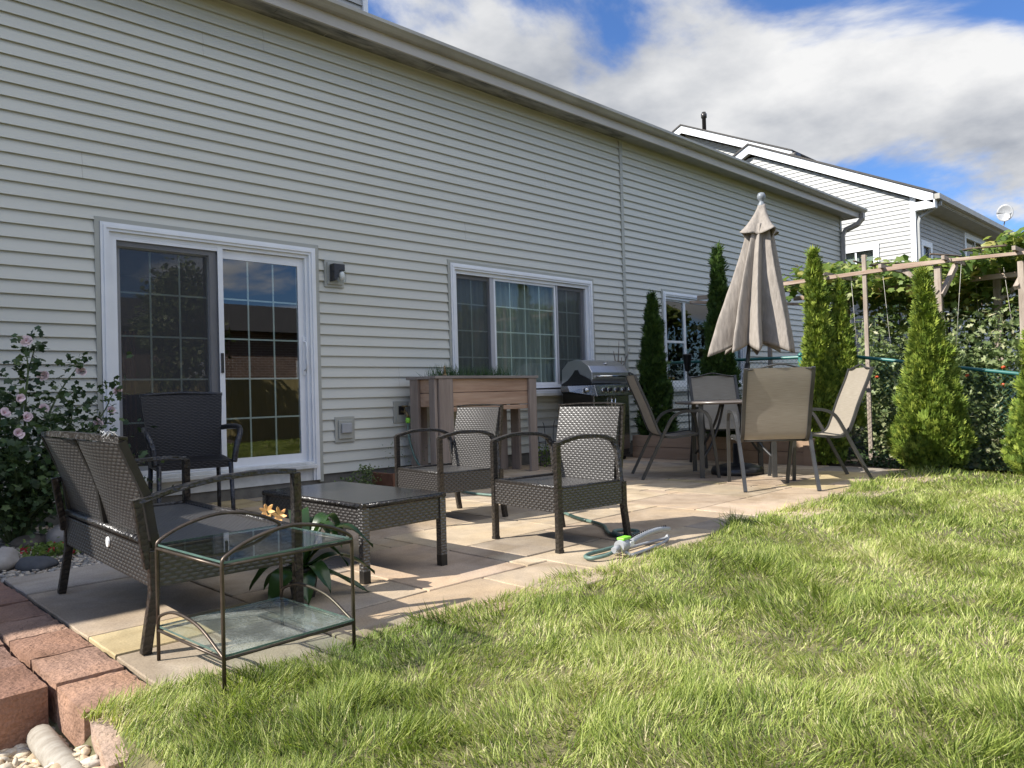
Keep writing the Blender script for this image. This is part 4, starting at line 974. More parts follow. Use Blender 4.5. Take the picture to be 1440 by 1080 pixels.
m.build('shelf_frame', M['bronze'], st)
m = MB(); m.box((-TX+.004, -TY-.006, TH), (TX-.004, TY+.006, TH+.006)); gt = m.build('glass_top', M['table_glass'], st)
def glass_edges(z, th, par):
    m = MB(); e = .0016
    for sy in (-1, 1): m.box((-TX+.004, sy*(TY+.006), z), (TX-.004, sy*(TY+.006+e), z+th))
    for sx in (-1, 1): m.box((sx*(TX-.004), -TY-.006, z), (sx*(TX-.004+e), TY+.006, z+th))
    m.build('glass_edge', M['glass_edge'], par)
glass_edges(TH, .006, gt)
m = MB(); m.box((-TX+.004, -TY-.006, .106), (TX-.004, TY+.006, .112)); gs = m.build('glass_shelf', M['dusty_glass'], st); glass_edges(.106, .006, gs)
# charcoal chair by the door
dc = thing('wicker_chair', 'black wicker dining chair with looped arms in front of the patio door', 'chair', (2.20, -.80, 0), -math.pi/2-.22)
m = MB(); slab_back(m, -.20, .42, -.29, .915, -.245, .245, -.285, .285, .024, bow=.02, top_bow=.03); m.build('backrest', M['wicker_black'], dc)
m = MB(); m.sheet(lambda u, v: (-.22+.46*v, -.25+.5*u, .445+.008*math.cos(3*v)-.012*math.sin(math.pi*u)), 10, 10, .5, .46); m.box((-.22, -.25, .385), (.24, .25, .436)); m.build('seat', M['wicker_black'], dc)
m = MB(); m.tube(arc([(-.29, -.29, .912), (-.315, 0, .925), (-.29, .29, .912)], 6), .013, 8); m.build('top_rail', M['wrap_black'], dc)
for sy in (-1, 1):
    y = sy*.275
    m = MB(); m.tube(arc([(-.24, y, .655), (-.05, y*1.08, .665), (.17, y*1.12, .665), (.25, y*1.10, .63), (.262, y, .54), (.235, y*.95, .42)], 6), .020, 8); m.build('armrest', M['wrap_black'], dc)
    m = MB(); m.tube([(.24, sy*.235, .42), (.255, sy*.24, .2), (.265, sy*.245, 0)], [.017, .015, .014], 8); m.build('leg', M['wrap_black'], dc)
    m = MB(); m.tube([(-.21, sy*.235, .44), (-.225, sy*.24, .2), (-.255, sy*.245, 0)], [.017, .015, .014], 8); m.build('leg', M['wrap_black'], dc)
# ------------------------------------------------------------------ sling patio chairs and round table
def sling_chair(label):
    t = thing('sling_chair', label, 'patio chair', (0, 0, 0), 0, 'taupe sling chairs around the umbrella table')
    prof = arc([(-.40, 0, 1.0), (-.365, 0, .90), (-.28, 0, .70), (-.215, 0, .52), (-.17, 0, .43), (-.09, 0, .395), (.06, 0, .405), (.20, 0, .425), (.27, 0, .41)], 5)
    n = len(prof)-1
    hwid = .255
    def f(u, v):
        k = v*n; i = min(int(k), n-1); p = prof[i].lerp(prof[i+1], k-i); return (p.x, -hwid+2*hwid*u, p.z)
    m = MB(); m.sheet(f, 4, n, .52, 1.3); m.build('sling', M['sling'], t)
    for sy in (-1, 1):
        y = sy*.265
        m = MB(); m.tube([Vector((p.x, y, p.z)) for p in prof], 1, sq=(.022, .03)); m.build('side_rail', M['gunmetal'], t)
        m = MB(); ya = sy*.292
        m.tube(arc([(-.36, sy*.29, 0), (-.25, sy*.288, .22), (-.135, ya, .45)], 3)[:-1] + arc([(-.135, ya, .45), (-.06, ya, .58), (.03, ya, .632), (.15, ya, .642), (.25, ya, .63), (.30, ya, .56)], 4) + [Vector((.335, sy*.288, .3)), Vector((.37, sy*.285, 0))], 1, sq=(.028, .026)); m.build('leg_loop', M['gunmetal'], t)
    m = MB(); m.tube([(-.13, -.28, .40), (-.13, .28, .40)], .011, 6); m.build('cross_bar', M['gunmetal'], t); m = MB(); m.tube([(.24, -.28, .395), (.24, .28, .395)], .011, 6); m.build('cross_bar', M['gunmetal'], t)
    m = MB(); m.tube(arc([(-.40, -.262, .985), (-.385, -.15, 1.0), (-.41, 0, 1.03), (-.385, .15, 1.0), (-.40, .262, .985)], 5), .0085, 6); m.build('top_bar', M['gunmetal'], t)
    return t
TC = (6.87, -2.56)
c1 = sling_chair('taupe sling chair nearest the grill, seen from its left side')
c2 = copy_tree(c1); c2['label'] = 'taupe sling chair on the far side of the umbrella table, facing the lawn'
c3 = copy_tree(c1); c3['label'] = 'taupe sling chair with its back to the lawn, nearest the camera at the umbrella table'
c4 = copy_tree(c1); c4['label'] = 'taupe sling chair leaning back at the fence end of the umbrella table, half in sun'
place(c1, 6.40, -2.13, R_(-44)); place(c2, 7.62, -1.98, R_(225)); place(c3, 6.13, -3.29, R_(40)); place(c4, 6.87, -3.38, R_(132))
pt = thing('patio_table', 'round dark patio table under the closed umbrella', 'table', (TC[0]-.05, TC[1]+.02, 0), R_(38))
m = MB(); m.lathe([(.04, .700), (.50, .700), (.535, .705), (.545, .715), (.535, .728), (.50, .730), (.04, .730)], 48); m.build('tabletop', M['table_top'], pt)
for k in range(4):
    a = R_(45+90*k); c, s_ = math.cos(a), math.sin(a); m = MB()
    m.tube([(c*.47, s_*.47, 0), (c*.47, s_*.47, .55), (c*.46, s_*.46, .70)], 1, sq=(.042, .042))
    lg = m.build('leg', M['gunmetal'], pt)
    m = MB(); m.tube(arc([(c*.46, s_*.46, .18), (c*.33, s_*.33, .30), (c*.2, s_*.2, .5), (c*.12, s_*.12, .69)], 4), .013, 6); m.build('brace', M['gunmetal'], lg)
# umbrella
ub = thing('patio_umbrella', 'closed taupe canvas patio umbrella leaning over the round table', 'umbrella', (TC[0], TC[1], 0))
lean = Vector((.235, -.235, 2.70)).normalized()
def ax(z): return Vector((lean.x/lean.z*z, lean.y/lean.z*z, z))
m = MB(); m.lathe([(.0, 0), (.25, 0), (.255, .03), (.24, .07), (.12, .10), (.04, .11), (.035, .30), (.0, .30)], 28); m.build('base', M['black_plastic'], ub)
m = MB(); m.tube([ax(.2), ax(1.0), ax(2.62)], .019, 12); m.build('pole', M['gunmetal'], ub)
m = MB(); m.tube([ax(.88), ax(.90), ax(.98), ax(1.01), ax(1.09)], [.022, .034, .034, .028, .026], 12); m.tube([ax(.97)+Vector((.02, -.03, 0)), ax(.98)+Vector((.075, -.07, .02))], .010, 8); m.tube([ax(.98)+Vector((.075, -.07, .045)), ax(.98)+Vector((.075, -.07, -.01))], .014, 8); m.build('crank', M['gunmetal'], ub)
lobes = [(.10, 1.0), (.95, .95), (1.75, .85), (2.42, 1.12), (3.05, 1.02), (3.62, 1.0), (4.42, 1.08), (5.12, 1.1), (5.65, .95)]
def foldr(th, v):
    """v=0 top .. 1 hem"""
    R = .115 + .30*v**1.15
    best = 0; tot = 0
    for a, k in lobes:
        d = (th-a+math.pi) % (2*math.pi)-math.pi; best = max(best, k*(.55*math.exp(-abs(d)/(.26-.06*v))+.45*math.exp(-(d/.27)**2)))
    # sharp ridge with deep valley
    q = .26+.76*best
    return R*(q*(.25+.75*v)+(1-(.25+.75*v))*(.75+.25*best)), best
def canopy(u, v):
    th = 2*math.pi*u; r_, b = foldr(th, v)
    z = 2.46 - v*1.20 - (.16*(b-.45))*v**4 + .015*math.sin(9*th)*v
    sw = .03*math.sin(3.1*v+th*2)*v
    p = ax(z); return (p.x+math.cos(th+.22*v)*r_+.01*math.sin(7*v+5*th)*v+.02*v+.004*math.sin(31*v+4*th)*math.sin(9*th+3*v)*v, p.y+math.sin(th+.22*v)*r_+sw*.4, z)
m = MB(); m.sheet(canopy, 240, 40, 2.0, 1.2); m.build('canopy', M['canvas'], ub, solid=.004)
def cap(u, v):
    th = 2*math.pi*u; c = abs(math.cos(2*th+.9)); R = .035+.185*v**1.25*(.50+.50*c**2.2); z = 2.665-.33*v+.05*v**3*c+.015*math.sin(6*th)*v*v
    p = ax(z); return (p.x+math.cos(th)*R, p.y+math.sin(th)*R, z)
m = MB(); m.sheet(cap, 96, 12, 1.0, .3); m.build('vent_cap', M['canvas'], ub, solid=.004)
m = MB()
p = ax(2.64); m.lathe([(.0, 0), (.035, .0), (.040, .02), (.022, .05), (.018, .06), (.032, .075), (.041, .10), (.041, .115), (.03, .14), (.0, .15)], 16, (p.x, p.y, p.z)); m.build('finial', M['finial'], ub)
# ------------------------------------------------------------------ gas grill
gr = thing('gas_grill', 'stainless steel gas grill with five knobs and a black side shelf under the window', 'grill', (7.36, -.36, 0))
gx0, gx1, gy0, gy1 = -.36, .38, -.27, .22
m = MB(); m.box((gx0+.02, gy0+.02, .09), (gx1-.02, gy1, .84)); cart = m.build('cart', M['cart_dark'], gr, bevel=.006)
m = MB(); m.box((gx0+.03, gy0+.0, .14), (-.0, gy0+.02, .80)); m.box((.008, gy0+.0, .14), (gx1-.03, gy0+.02, .80)); dr = m.build('cabinet_door', M['stainless'], cart, bevel=.004)
m = MB()
for x in (-.03, .04): m.tube([(x, gy0, .60), (x, gy0-.03, .61), (x, gy0-.03, .77), (x, gy0, .78)], .007, 8)
m.build('door_handle', M['chrome'], dr)
m = MB(); m.box((gx0+.02, gy0+.01, .045), (gx1-.02, gy1, .09)); m.build('base_shelf', M['black_enamel'], gr)
for x in (gx0+.07, gx1-.07):
    for y in (gy0+.07, gy1-.06):
        m = MB(); m.tube([(x-.012, y, .026), (x+.012, y, .026)], .026, 12); m.build('caster', M['black_plastic'], gr)
m = MB(); m.box((gx0, gy0+.01, .84), (gx1, gy1, .95)); m.build('firebox', M['black_enamel'], gr, bevel=.006)
m = MB()   # control panel, tilted face
pan = [(gy0-.075, .80), (gy0+.02, .795), (gy0+.02, .93), (gy0-.03, .935)]
vs = [(x, y, z) for x in (gx0, gx1) for y, z in pan]; m.add(vs, [(3,2,1,0), (4,5,6,7), (0,1,5,4), (1,2,6,5), (2,3,7,6), (3,0,4,7)]); m.build('control_panel', M['stainless'], gr, bevel=.005)
def knob(x, par):
    m = MB(); c = Vector((x, gy0-.052, .868)); nn = Vector((0, -.95, .31)).normalized()
    m.tube([c, c+nn*.008], .036, 20); k2 = m.build('knob_bezel', M['chrome'], par)
    m = MB(); m.tube([c+nn*.008, c+nn*.030], [.026, .023], 16); m.bar(c+nn*.036+Vector((-.004, 0, -.018)), c+nn*.036+Vector((.004, 0, .018)), .012, .014, nn); m.build('knob', M['black_plastic'], par)
for x in (-.24, -.10, .04, .18, .32)[1:] + (-.20,): knob(x, gr)
# lid
m = MB(); lp = [(gy0+.02, .955), (gy0-.0, 1.0), (gy0+.005, 1.085), (gy0+.06, 1.165), (gy0+.16, 1.225), (gy0+.27, 1.245), (gy0+.38, 1.225), (gy1-.01, 1.13), (gy1, .955)]
vs = [(x, y, z) for x in (gx0+.01, gx1-.01) for y, z in lp]; n = len(lp)
m.add(vs, [tuple(range(n)), tuple(range(n, 2*n))[::-1]] + [(i, n+i, n+(i+1) % n, (i+1) % n) for i in range(n)]); lid = m.build('lid', M['stainless_lid'], gr, bevel=.006)
m = MB(); vs = [(x, y+ (0.0), z) for x in (gx0+.009, gx0-.004) for y, z in [(gy0-.01, .95), (gy0+.03, 1.0), (gy0+.12, 1.04), (gy0+.19, 1.07), (gy0+.22, 1.12), (gy0+.26, 1.12), (gy0+.30, 1.07), (gy0+.38, 1.0), (gy1+.0, .95)]]; n = 9
m.add(vs, [tuple(range(n)), tuple(range(n, 2*n))[::-1]] + [(i, n+i, n+(i+1) % n, (i+1) % n) for i in range(n)]); m.build('side_plate', M['black_enamel'], gr)
m = MB(); m.tube([(gx0+.10, gy0+.0, 1.035), (gx0+.10, gy0-.045, 1.035), (gx1-.10, gy0-.045, 1.035), (gx1-.10, gy0, 1.035)], .013, 10); m.build('lid_handle', M['chrome'], lid)
m = MB(); m.lathe([(.0, 0), (.033, 0), (.033, .01), (.0, .012)], 16, (.02, gy0+.10, 1.19)); m.build('thermometer', M['chrome'], lid)
m = MB(); m.box((-.83, -.19, .895), (gx0-.001, .20, .915)); sh = m.build('side_shelf', M['black_enamel'], gr, bevel=.004)
m = MB(); m.add([(-.80, -.30, .86), (gx0, -.34, .80), (gx0, -.20, .80), (-.83, -.19, .86), (-.80, -.27, .925), (gx0, -.30, .93), (gx0, -.19, .93), (-.83, -.19, .925)], [(3,2,1,0), (4,5,6,7), (0,1,5,4), (1,2,6,5), (2,3,7,6), (3,0,4,7)]); m.build('shelf_front', M['stainless'], sh)
m = MB(); c = Vector((-.52, -.325, .875)); nn = Vector((-.03, -.95, .3)).normalized(); m.tube([c, c+nn*.008], .034, 20); m.tube([c+nn*.009, c+nn*.034], [.024, .02], 14); m.build('side_burner_knob', M['chrome'], sh)
m = MB(); m.box((gx1+.001, -.25, .86), (gx1+.40, .18, .925)); m.build('side_burner', M['stainless'], gr, bevel=.006)
# ------------------------------------------------------------------ raised wooden planter with chives
pl = thing('raised_planter', 'tall raised cedar planter box on legs growing chives under the window', 'planter', (5.385, -.34, 0))
A0, A1, B0, B1, H = -.69, .71, -.22, .20, 1.05
m = MB()
for z in (H-.165, H-.305):
    zz = z; m.box((A0+.02, B0+.015, zz), (A1-.02, B0+.05, zz+.135)); m.box((A0+.02, B1-.05, zz), (A1-.02, B1-.015, zz+.135))
    m.box((A0+.015, B0+.05, zz), (A0+.05, B1-.05, zz+.135)); m.box((A1-.05, B0+.05, zz), (A1-.015, B1-.05, zz+.135))
m.box((A0+.1, B0+.018, H-.36), (A1-.05, B0+.048, H-.315)); m.build('side_boards', M['cedar_face'], pl, bevel=.004)
m = MB(); m.box((A0-.03, B0-.03, H-.028), (A1+.03, B0+.06, H)); m.box((A0-.03, B1-.06, H-.028), (A1+.03, B1+.03, H)); m.box((A0-.03, B0+.062, H-.029), (A0+.07, B1-.062, H-.001)); m.box((A1-.07, B0+.062, H-.029), (A1+.03, B1-.062, H-.001)); m.build('rim', M['rim_wood'], pl, bevel=.003)
m = MB(); m.box((A0+.05, B0+.05, H-.30), (A1-.05, B1-.05, H-.06)); m.build('soil', M['soil'], pl)
for (x0_, x1_, y0_, y1_) in ((A0+.02, A0+.20, B0-.022, B0+.013), (A1-.11, A1+.0, B0-.022, B0+.013), (A0-.022, A0+.013, B1-.15, B1-.02), (A0-.022, A0+.013, B0-.0, B0+.09), (A1-.16, A1-.05, B1-.013, B1+.022), (A0+.04, A0+.2, B1-.013, B1+.022), (A1-.013, A1+.022, B1-.16, B1-.03)):
    m = MB(); m.box((x0_, y0_, 0), (x1_, y1_, H-.03)); m.build('leg', M['cedar_grey'], pl, bevel=.004)
n = 900; P = np.stack([rng.uniform(A0+.12, A1-.25, n), rng.uniform(B0+.06, B1-.06, n), np.full(n, H-.07)], 1)
cl = rng.integers(0, 14, n); cx = rng.uniform(A0+.15, A1-.3, 14); P[:, 0] = cx[cl]+rng.normal(size=n)*.05
d = nrm(np.stack([rng.normal(size=n)*.35, rng.normal(size=n)*.3, np.ones(n)], 1)); B = basis(d, randunit(n))
BL_V = [(-.5,0,0), (.5,0,0), (.4,.5,.03), (-.4,.5,.03), (0,1,.16)]; BL_F = [[(0,1,2,3)], [(3,2,4)]]
scatter('chives', BL_V, BL_F, P+np.array([5.385, -.34, 0]), B, np.stack([np.full(n, .006), rng.uniform(.10, .23, n), rng.uniform(.1, .3, n)], 1), M['chive'], pl, rng.uniform(0, 1, n))
m = MB(); m.tube([(A0+.13, B0+.02, H), (A0+.13, B0+.02, H+.07), (A0+.13, B0+.02, H+.10)], [.014, .010, .008], 8); m.lathe([(.02, 0), (.024, .01), (.02, .02)], 10, (A0+.13, B0+.02, H)); m.build('hose_fitting', M['brass'], pl)
# ------------------------------------------------------------------ composite raised bed
rb = thing('raised_bed', 'long raised bed edged with tan composite boards behind the patio table', 'raised bed', (7.95, -1.68, 0))
m = MB()
for k in range(2):
    z = .0+k*.145; m.box((-.03, -1.17, z), (.0, 1.17, z+.14)); m.box((.0, -1.17, z), (.62, -1.14, z+.14)); m.box((.0, 1.14, z), (.62, 1.17, z+.14)); 
m.box((-.045, -1.175, 0), (-.03, -1.08, .285)); m.box((-.045, .2, 0), (-.031, .29, .285)); m.build('boards', M['composite'], rb, bevel=.003)
m = MB(); m.box((.002, -1.138, .0), (.62, 1.138, .24)); m.build('soil', M['mulch'], rb)
# ------------------------------------------------------------------ retaining wall blocks along the left edge
rw = thing('retaining_wall', 'double row of tumbled red brown concrete edging blocks left of the patio', 'retaining wall', (.6, -3.1, -.2))
r = random.Random(9)
def block(x0, x1, y0, y1, z0, z1, colr, rot=0, tilt=(0, 0, 0), parent=rw, name='block'):
    mb = MB(); nx, ny, nz = 7, 9, 5
    cx, cy, cz = (x0+x1)/2, (y0+y1)/2, (z0+z1)/2
    bm_v = {}; 
    def vert(i, j, k):
        key = (i, j, k)
        if key not in bm_v:
            p = Vector((x0+(x1-x0)*i/nx, y0+(y1-y0)*j/ny, z0+(z1-z0)*k/nz))
            e = sum((i in (0, nx), j in (0, ny), k in (0, nz)))
            if e >= 2:
                c = Vector((cx, cy, cz)); q = Vector(((i in (0, nx))*(-1 if i else 1), (j in (0, ny))*(-1 if j else 1), (k in (0, nz))*(-1 if k else 1)))
                p += q*r.uniform(.0015, .005)
            p += Vector((r.uniform(-1, 1), r.uniform(-1, 1), r.uniform(-1, 1)))*.0010
            bm_v[key] = len(mb.v); mb.v.append(tuple(p))
        return bm_v[key]
    def face(a, b, c, d_): mb.f.append((a, b, c, d_)); mb.c.append(colr); mb.sm.append(False)
    for i in range(nx):
        for j in range(ny):
            face(vert(i,j,nz), vert(i+1,j,nz), vert(i+1,j+1,nz), vert(i,j+1,nz)); face(vert(i,j+1,0), vert(i+1,j+1,0), vert(i+1,j,0), vert(i,j,0))
    for i in range(nx):
        for k in range(nz):
            face(vert(i,0,k), vert(i+1,0,k), vert(i+1,0,k+1), vert(i,0,k+1)); face(vert(i+1,ny,k), vert(i,ny,k), vert(i,ny,k+1), vert(i+1,ny,k+1))
    for j in range(ny):
        for k in range(nz):
            face(vert(nx,j,k), vert(nx,j+1,k), vert(nx,j+1,k+1), vert(nx,j,k+1)); face(vert(0,j+1,k), vert(0,j,k), vert(0,j,k+1), vert(0,j+1,k+1))
    if rot or any(tilt):
        R3 = Matrix.Rotation(rot, 3, 'Z') @ Matrix.Rotation(tilt[0], 3, 'X') @ Matrix.Rotation(tilt[1], 3, 'Y'); c = Vector((cx, cy, cz))
        mb.v = [tuple(R3 @ (Vector(v)-c)+c) for v in mb.v]
    return mb.build(name, M['block'], parent, world=True)
cols = [(.30,.175,.125), (.35,.215,.155), (.27,.165,.13), (.37,.24,.18), (.32,.20,.15), (.25,.15,.115), (.34,.21,.155)]
ys = [-4.07, -3.775, -3.455, -3.15, -2.85, -2.54, -2.23, -1.93]
for k, (a, b) in enumerate(zip(ys[:-1], ys[1:])):
    block(.615+r.uniform(-.006, .006), .815, a+.004, b-.004, -.19, .006+r.uniform(-.006, .006), cols[(k*3+1) % 7], r.uniform(-.012, .012))
ys2 = [-3.785, -3.47, -3.17, -2.86, -2.55, -2.24, -1.93]
for k, (a, b) in enumerate(zip(ys2[:-1], ys2[1:])):
    block(.36, .60+r.uniform(-.006, .006), a+.005, b-.005, -.22, .004+r.uniform(-.012, .008), cols[(k*2) % 7] if k else (.25,.14,.10), r.uniform(-.02, .02))
block(.61, .83, -4.36, -4.09, -.21, -.02, (.36,.27,.225), -.12, (.10, -.05, 0))
tb = MB(); pts = [(.562, -3.83, -.115), (.560, -4.0, -.115), (.562, -4.2, -.118), (.566, -4.4, -.12), (.57, -4.62, -.125)]
tb.tube(pts, .036, 14); o = tb.build('landscape_timber', M['driftwood'], origin=(.5, -4.3, -.17)); tag(o, 'bleached round landscape timber lying against the last red block', 'timber')
# ------------------------------------------------------------------ stones
def rock(label, x, y, s, mat, seed, z=None, name='rock'):
    g = random.Random(seed); ph = [g.uniform(0, 6.28) for _ in range(6)]
    mb = MB(); nu, nv = 18, 12
    cut_ = [(Vector((g.gauss(0,1), g.gauss(0,1), g.gauss(.3,1))).normalized(), g.uniform(.62, .85)) for _ in range(6)]
    def f(u, v):
        th, p = 2*math.pi*u, math.pi*v; d = Vector((math.sin(p)*math.cos(th), math.sin(p)*math.sin(th), -math.cos(p)))
        k = 1+.08*math.sin(3*th+ph[0])*math.sin(p)+.06*math.sin(2*p+ph[1]*1)+.04*math.sin(5*th+ph[2])*math.sin(p)**2
        for n_, c in cut_:
            q = d.dot(n_)
            if q > 0: k = min(k, c/q*1.05)
        return (d.x*k*s[0], d.y*k*s[1], d.z*k*s[2]+s[2]*.72)
    mb.sheet(f, nu, nv, 1, 1); o = mb.build(name, mat); o.location = (x, y, float(zg(x, y))+.01 if z is None else z); o.rotation_euler = (0, 0, g.uniform(0, 3)); tag(o, label, 'rock', 'cobbles set around the hibiscus bed'); return o
rock('large dark grey flat topped cobble at the left edge of the gravel bed', .80, -1.30, (.15, .11, .085), M['rock_dark'], 1)
rock('pale fieldstone with a tan side in front of the dark cobbles', .90, -1.58, (.10, .085, .085), M['rock_pale'], 2)
rock('long blue black cobble lying in front of the red flowers', 1.02, -1.72, (.12, .075, .052), M['rock_dark'], 3)
rock('small dark oval cobble right of the long blue black one', 1.17, -1.66, (.062, .04, .03), M['rock_dark'], 4)
rock('light grey rough fieldstone behind the red flowers next to the loveseat leg', 1.32, -1.10, (.11, .09, .10), M['rock_grey'], 5)
rock('dark wedge shaped stone behind the light grey fieldstone', 1.18, -.92, (.12, .10, .06), M['rock_brown'], 6)
rock('brown boulder at the far left of the gravel bed', .62, -1.12, (.13, .11, .10), M['rock_brown'], 7)
rock('small black pebble beside the pale fieldstone', 1.02, -1.50, (.045, .04, .03), M['rock_dark'], 8)
rock('flat dark slab cobble under the loveseat', 1.36, -1.45, (.11, .06, .03), M['rock_dark'], 9)
PEB_V = [(math.cos(a)*r_, math.sin(a)*r_, z) for z, r_ in ((-.35, .7), (.15, 1.0), (.55, .62)) for a in np.linspace(0, 2*math.pi, 7)[:-1]] + [(0, 0, .68)]
PEB_F = [[(k*6+j, k*6+(j+1) % 6, (k+1)*6+(j+1) % 6, (k+1)*6+j) for k in range(2) for j in range(6)], [(12+j, 12+(j+1) % 6, 18) for j in range(6)]]
def pebbles(name, x0, x1, y0, y1, n, smin, smax, pal, dz=.0, layers=1, kindl=None, mask=None):
    P = np.stack([rng.uniform(x0, x1, n), rng.uniform(y0, y1, n)], 1)
    if mask is not None: P = P[mask(P[:, 0], P[:, 1])]; n = len(P)
    z = zg(P[:, 0], P[:, 1])+dz+rng.uniform(0, .012*layers, n)
    B = basis(nrm(np.stack([rng.normal(size=n), rng.normal(size=n), rng.normal(size=n)*.2], 1)), nrm(np.stack([rng.normal(size=n)*.3, rng.normal(size=n)*.3, np.ones(n)], 1)))
    B = B[:, :, [0, 1, 2]]; s = rng.uniform(smin, smax, n); S = np.stack([s, s*rng.uniform(1, 1.6, n), s*rng.uniform(.55, .9, n)], 1)
    pal = np.array(pal); c = pal[rng.integers(0, len(pal), n)]*rng.uniform(.75, 1.2, (n, 1))
    o = scatter(name, PEB_V, PEB_F, np.column_stack([P, z]), B, S, M['gravel'], None, None, c, True); tag(o, kind='stuff'); return o
o = pebbles('river_gravel', -.4, 1.6, -1.93, -.2, 15000, .009, .020, [(.34,.31,.27), (.42,.38,.33), (.26,.25,.24), (.50,.45,.38), (.32,.26,.21), (.20,.20,.20)], .018, 2)
tag(o, 'small mixed grey and tan river gravel around the hibiscus', 'gravel')
o = pebbles('tan_pebbles', -.6, .60, -5.6, -3.72, 17000, .012, .024, [(.55,.44,.31), (.62,.53,.40), (.48,.37,.26), (.66,.60,.50), (.50,.46,.40)], .012, 2)
tag(o, 'larger tan pebbles below the retaining blocks', 'gravel')
# ------------------------------------------------------------------ hibiscus
hv, hf = lobed(5, .32)
hb_ = thing('hibiscus_shrub', 'rose of sharon shrub with pale pink flowers against the siding left of the door', 'shrub', (1.12, -.72, float(zg(1.12, -.72))))
g = np.random.default_rng(31); base = np.array([1.12, -.72, 0.0])
stems = []; LP = []; LD = []
ends = [(.08,-.02,1.30), (.16,.08,1.32), (-.25,-.1,1.05), (.42,.10,1.18), (.60,.0,.98), (.34,-.05,.95), (-.1,-.15,.95), (.5,-.1,.75), (.15,-.28,.8), (-.3,-.3,.85), (.25,-.4,.62), (.48,-.25,.55), (-.1,-.45,.6), (-.4,.05,.9), (.0,.1,.9), (.55,.15,.55), (-.45,-.3,.5), (.1,-.5,.4), (.4,-.4,.4), (-.3,-.5,.4)]
mb = MB(); tips = []
for e in ends:
    e = np.array(e); m0 = e*np.array([.35, .35, .5])+np.append(g.normal(size=2)*.04, 0)
    pts = arc([(0, 0, 0), tuple(m0), tuple(e*np.array([.75, .75, .8])+np.append(g.normal(size=2)*.03, 0)), tuple(e)], 5)
    mb.tube(pts, [.010*(1-i/len(pts))+.0022 for i in range(len(pts))], 5); tips.append(e)
    for i in range(3, len(pts)):
        for k in range(11 if i < 11 else 9):
            p = np.array(pts[i]); d = nrm(g.normal(size=3)*np.array([1, 1, .5])+np.array([0, 0, .15])); rad = (.11*(1-i/len(pts))+.035)
            LP.append(p+base+d*rad*g.uniform(.2, 1.5)); LD.append(d)
mb.build('stems', M['stem_green'], hb_)
n2 = 1700   # dense lower body
P = g.normal(size=(n2, 3))*np.array([.27, .22, .20])+np.array([.05, -.12, .48]); P = P[P[:, 2] > .08]
LP = np.concatenate([np.array(LP), P+base]); LD = np.concatenate([np.array(LD), nrm(g.normal(size=(len(P), 3)))]); n = len(LP)
keep = LP[:, 1] < -.05; LP, LD = LP[keep], LD[keep]; n = len(LP)
B = basis(LD+np.array([0, 0, -.15]), nrm(g.normal(size=(n, 3))*.6+np.array([0, -.3, 1])))
scatter('foliage', hv, hf, LP, B, g.uniform(.028, .058, n), M['hib_leaf'], hb_, g.uniform(0, 1, n))
PET_V = [(0,0,0), (.30,.35,.10), (.42,.75,.16), (.18,1.0,.10), (-.18,1.0,.13), (-.42,.75,.18), (-.30,.35,.08), (0,.6,.02)]
PET_F = [(0,1,7), (1,2,7), (2,3,7), (3,4,7), (4,5,7), (5,6,7), (6,0,7)]
fl = [(.08,-.02,1.32), (.19,.06,1.10), (.42,.08,1.13), (-.22,-.12,1.0), (-.08,-.2,.86), (.14,-.12,.88), (.02,-.28,.83), (.55,-.08,.86), (.62,0,.99), (.46,-.12,.77), (-.05,-.38,.74), (.17,-.42,.62), (.26,-.5,.58), (-.28,-.38,.66), (.14,-.52,.48), (.46,-.4,.40), (-.02,-.3,.95)]
for f_ in fl:
    mb = MB(); c = Vector(f_); face = Vector((random.uniform(-.2, .5), -1, random.uniform(.0, .5))).normalized()
    x = face.cross(Vector((0, 0, 1))).normalized(); y = x.cross(face)
    for k in range(9):
        a = 2*math.pi*k/5+random.random()*.5; dd = (x*math.cos(a)+y*math.sin(a)); dd = (dd*(1 if k < 5 else .6)+face*(random.uniform(.2, .6) if k < 5 else .9)).normalized(); wd = dd.cross(face).normalized(); nn = wd.cross(dd); s_ = .036*random.uniform(.75, 1.15)
        mb.add([c+wd*v[0]*s_*1.5+dd*v[1]*s_+nn*v[2]*s_ for v in PET_V], PET_F, smooth=True)
    fo = mb.build('flower', M['petal'], hb_)
    mb = MB(); mb.tube([c, c+face*.014], [.003, .0015], 6); mb.build('flower_centre', M['petal_mid'], fo)
# red bedding flowers
rf = thing('bedding_plant', 'low plant with small red flowers between the cobbles', 'flowers', (1.17, -1.42, float(zg(1.17, -1.42))))
n = 420; P = g.normal(size=(n, 3))*np.array([.09, .06, .02])+np.array([1.17, -1.42, .03]); P[:, 2] = np.abs(P[:, 2]-0)+.0
scatter('foliage', hv, hf, P, basis(randunit(n)+np.array([0, 0, .4]), randunit(n)+np.array([0, 0, 1])), g.uniform(.015, .032, n), M['grape_leaf'], rf, g.uniform(0, .6, n))
for k in range(9):
    mb = MB(); c = Vector((random.uniform(-.16, .17), random.uniform(-.09, .08), random.uniform(.05, .11)))
    for j in range(9):
        d = Vector((random.gauss(0, 1), random.gauss(0, 1), random.gauss(.4, 1))).normalized(); w = d.cross(Vector((.3, .5, .2))).normalized()*.010; p = c+d*.006
        mb.add([p, p+w+d*.008, p+d*.018, p-w+d*.008], [(0,1,2,3)])
    mb.build('flower', M['petal_red'], rf)
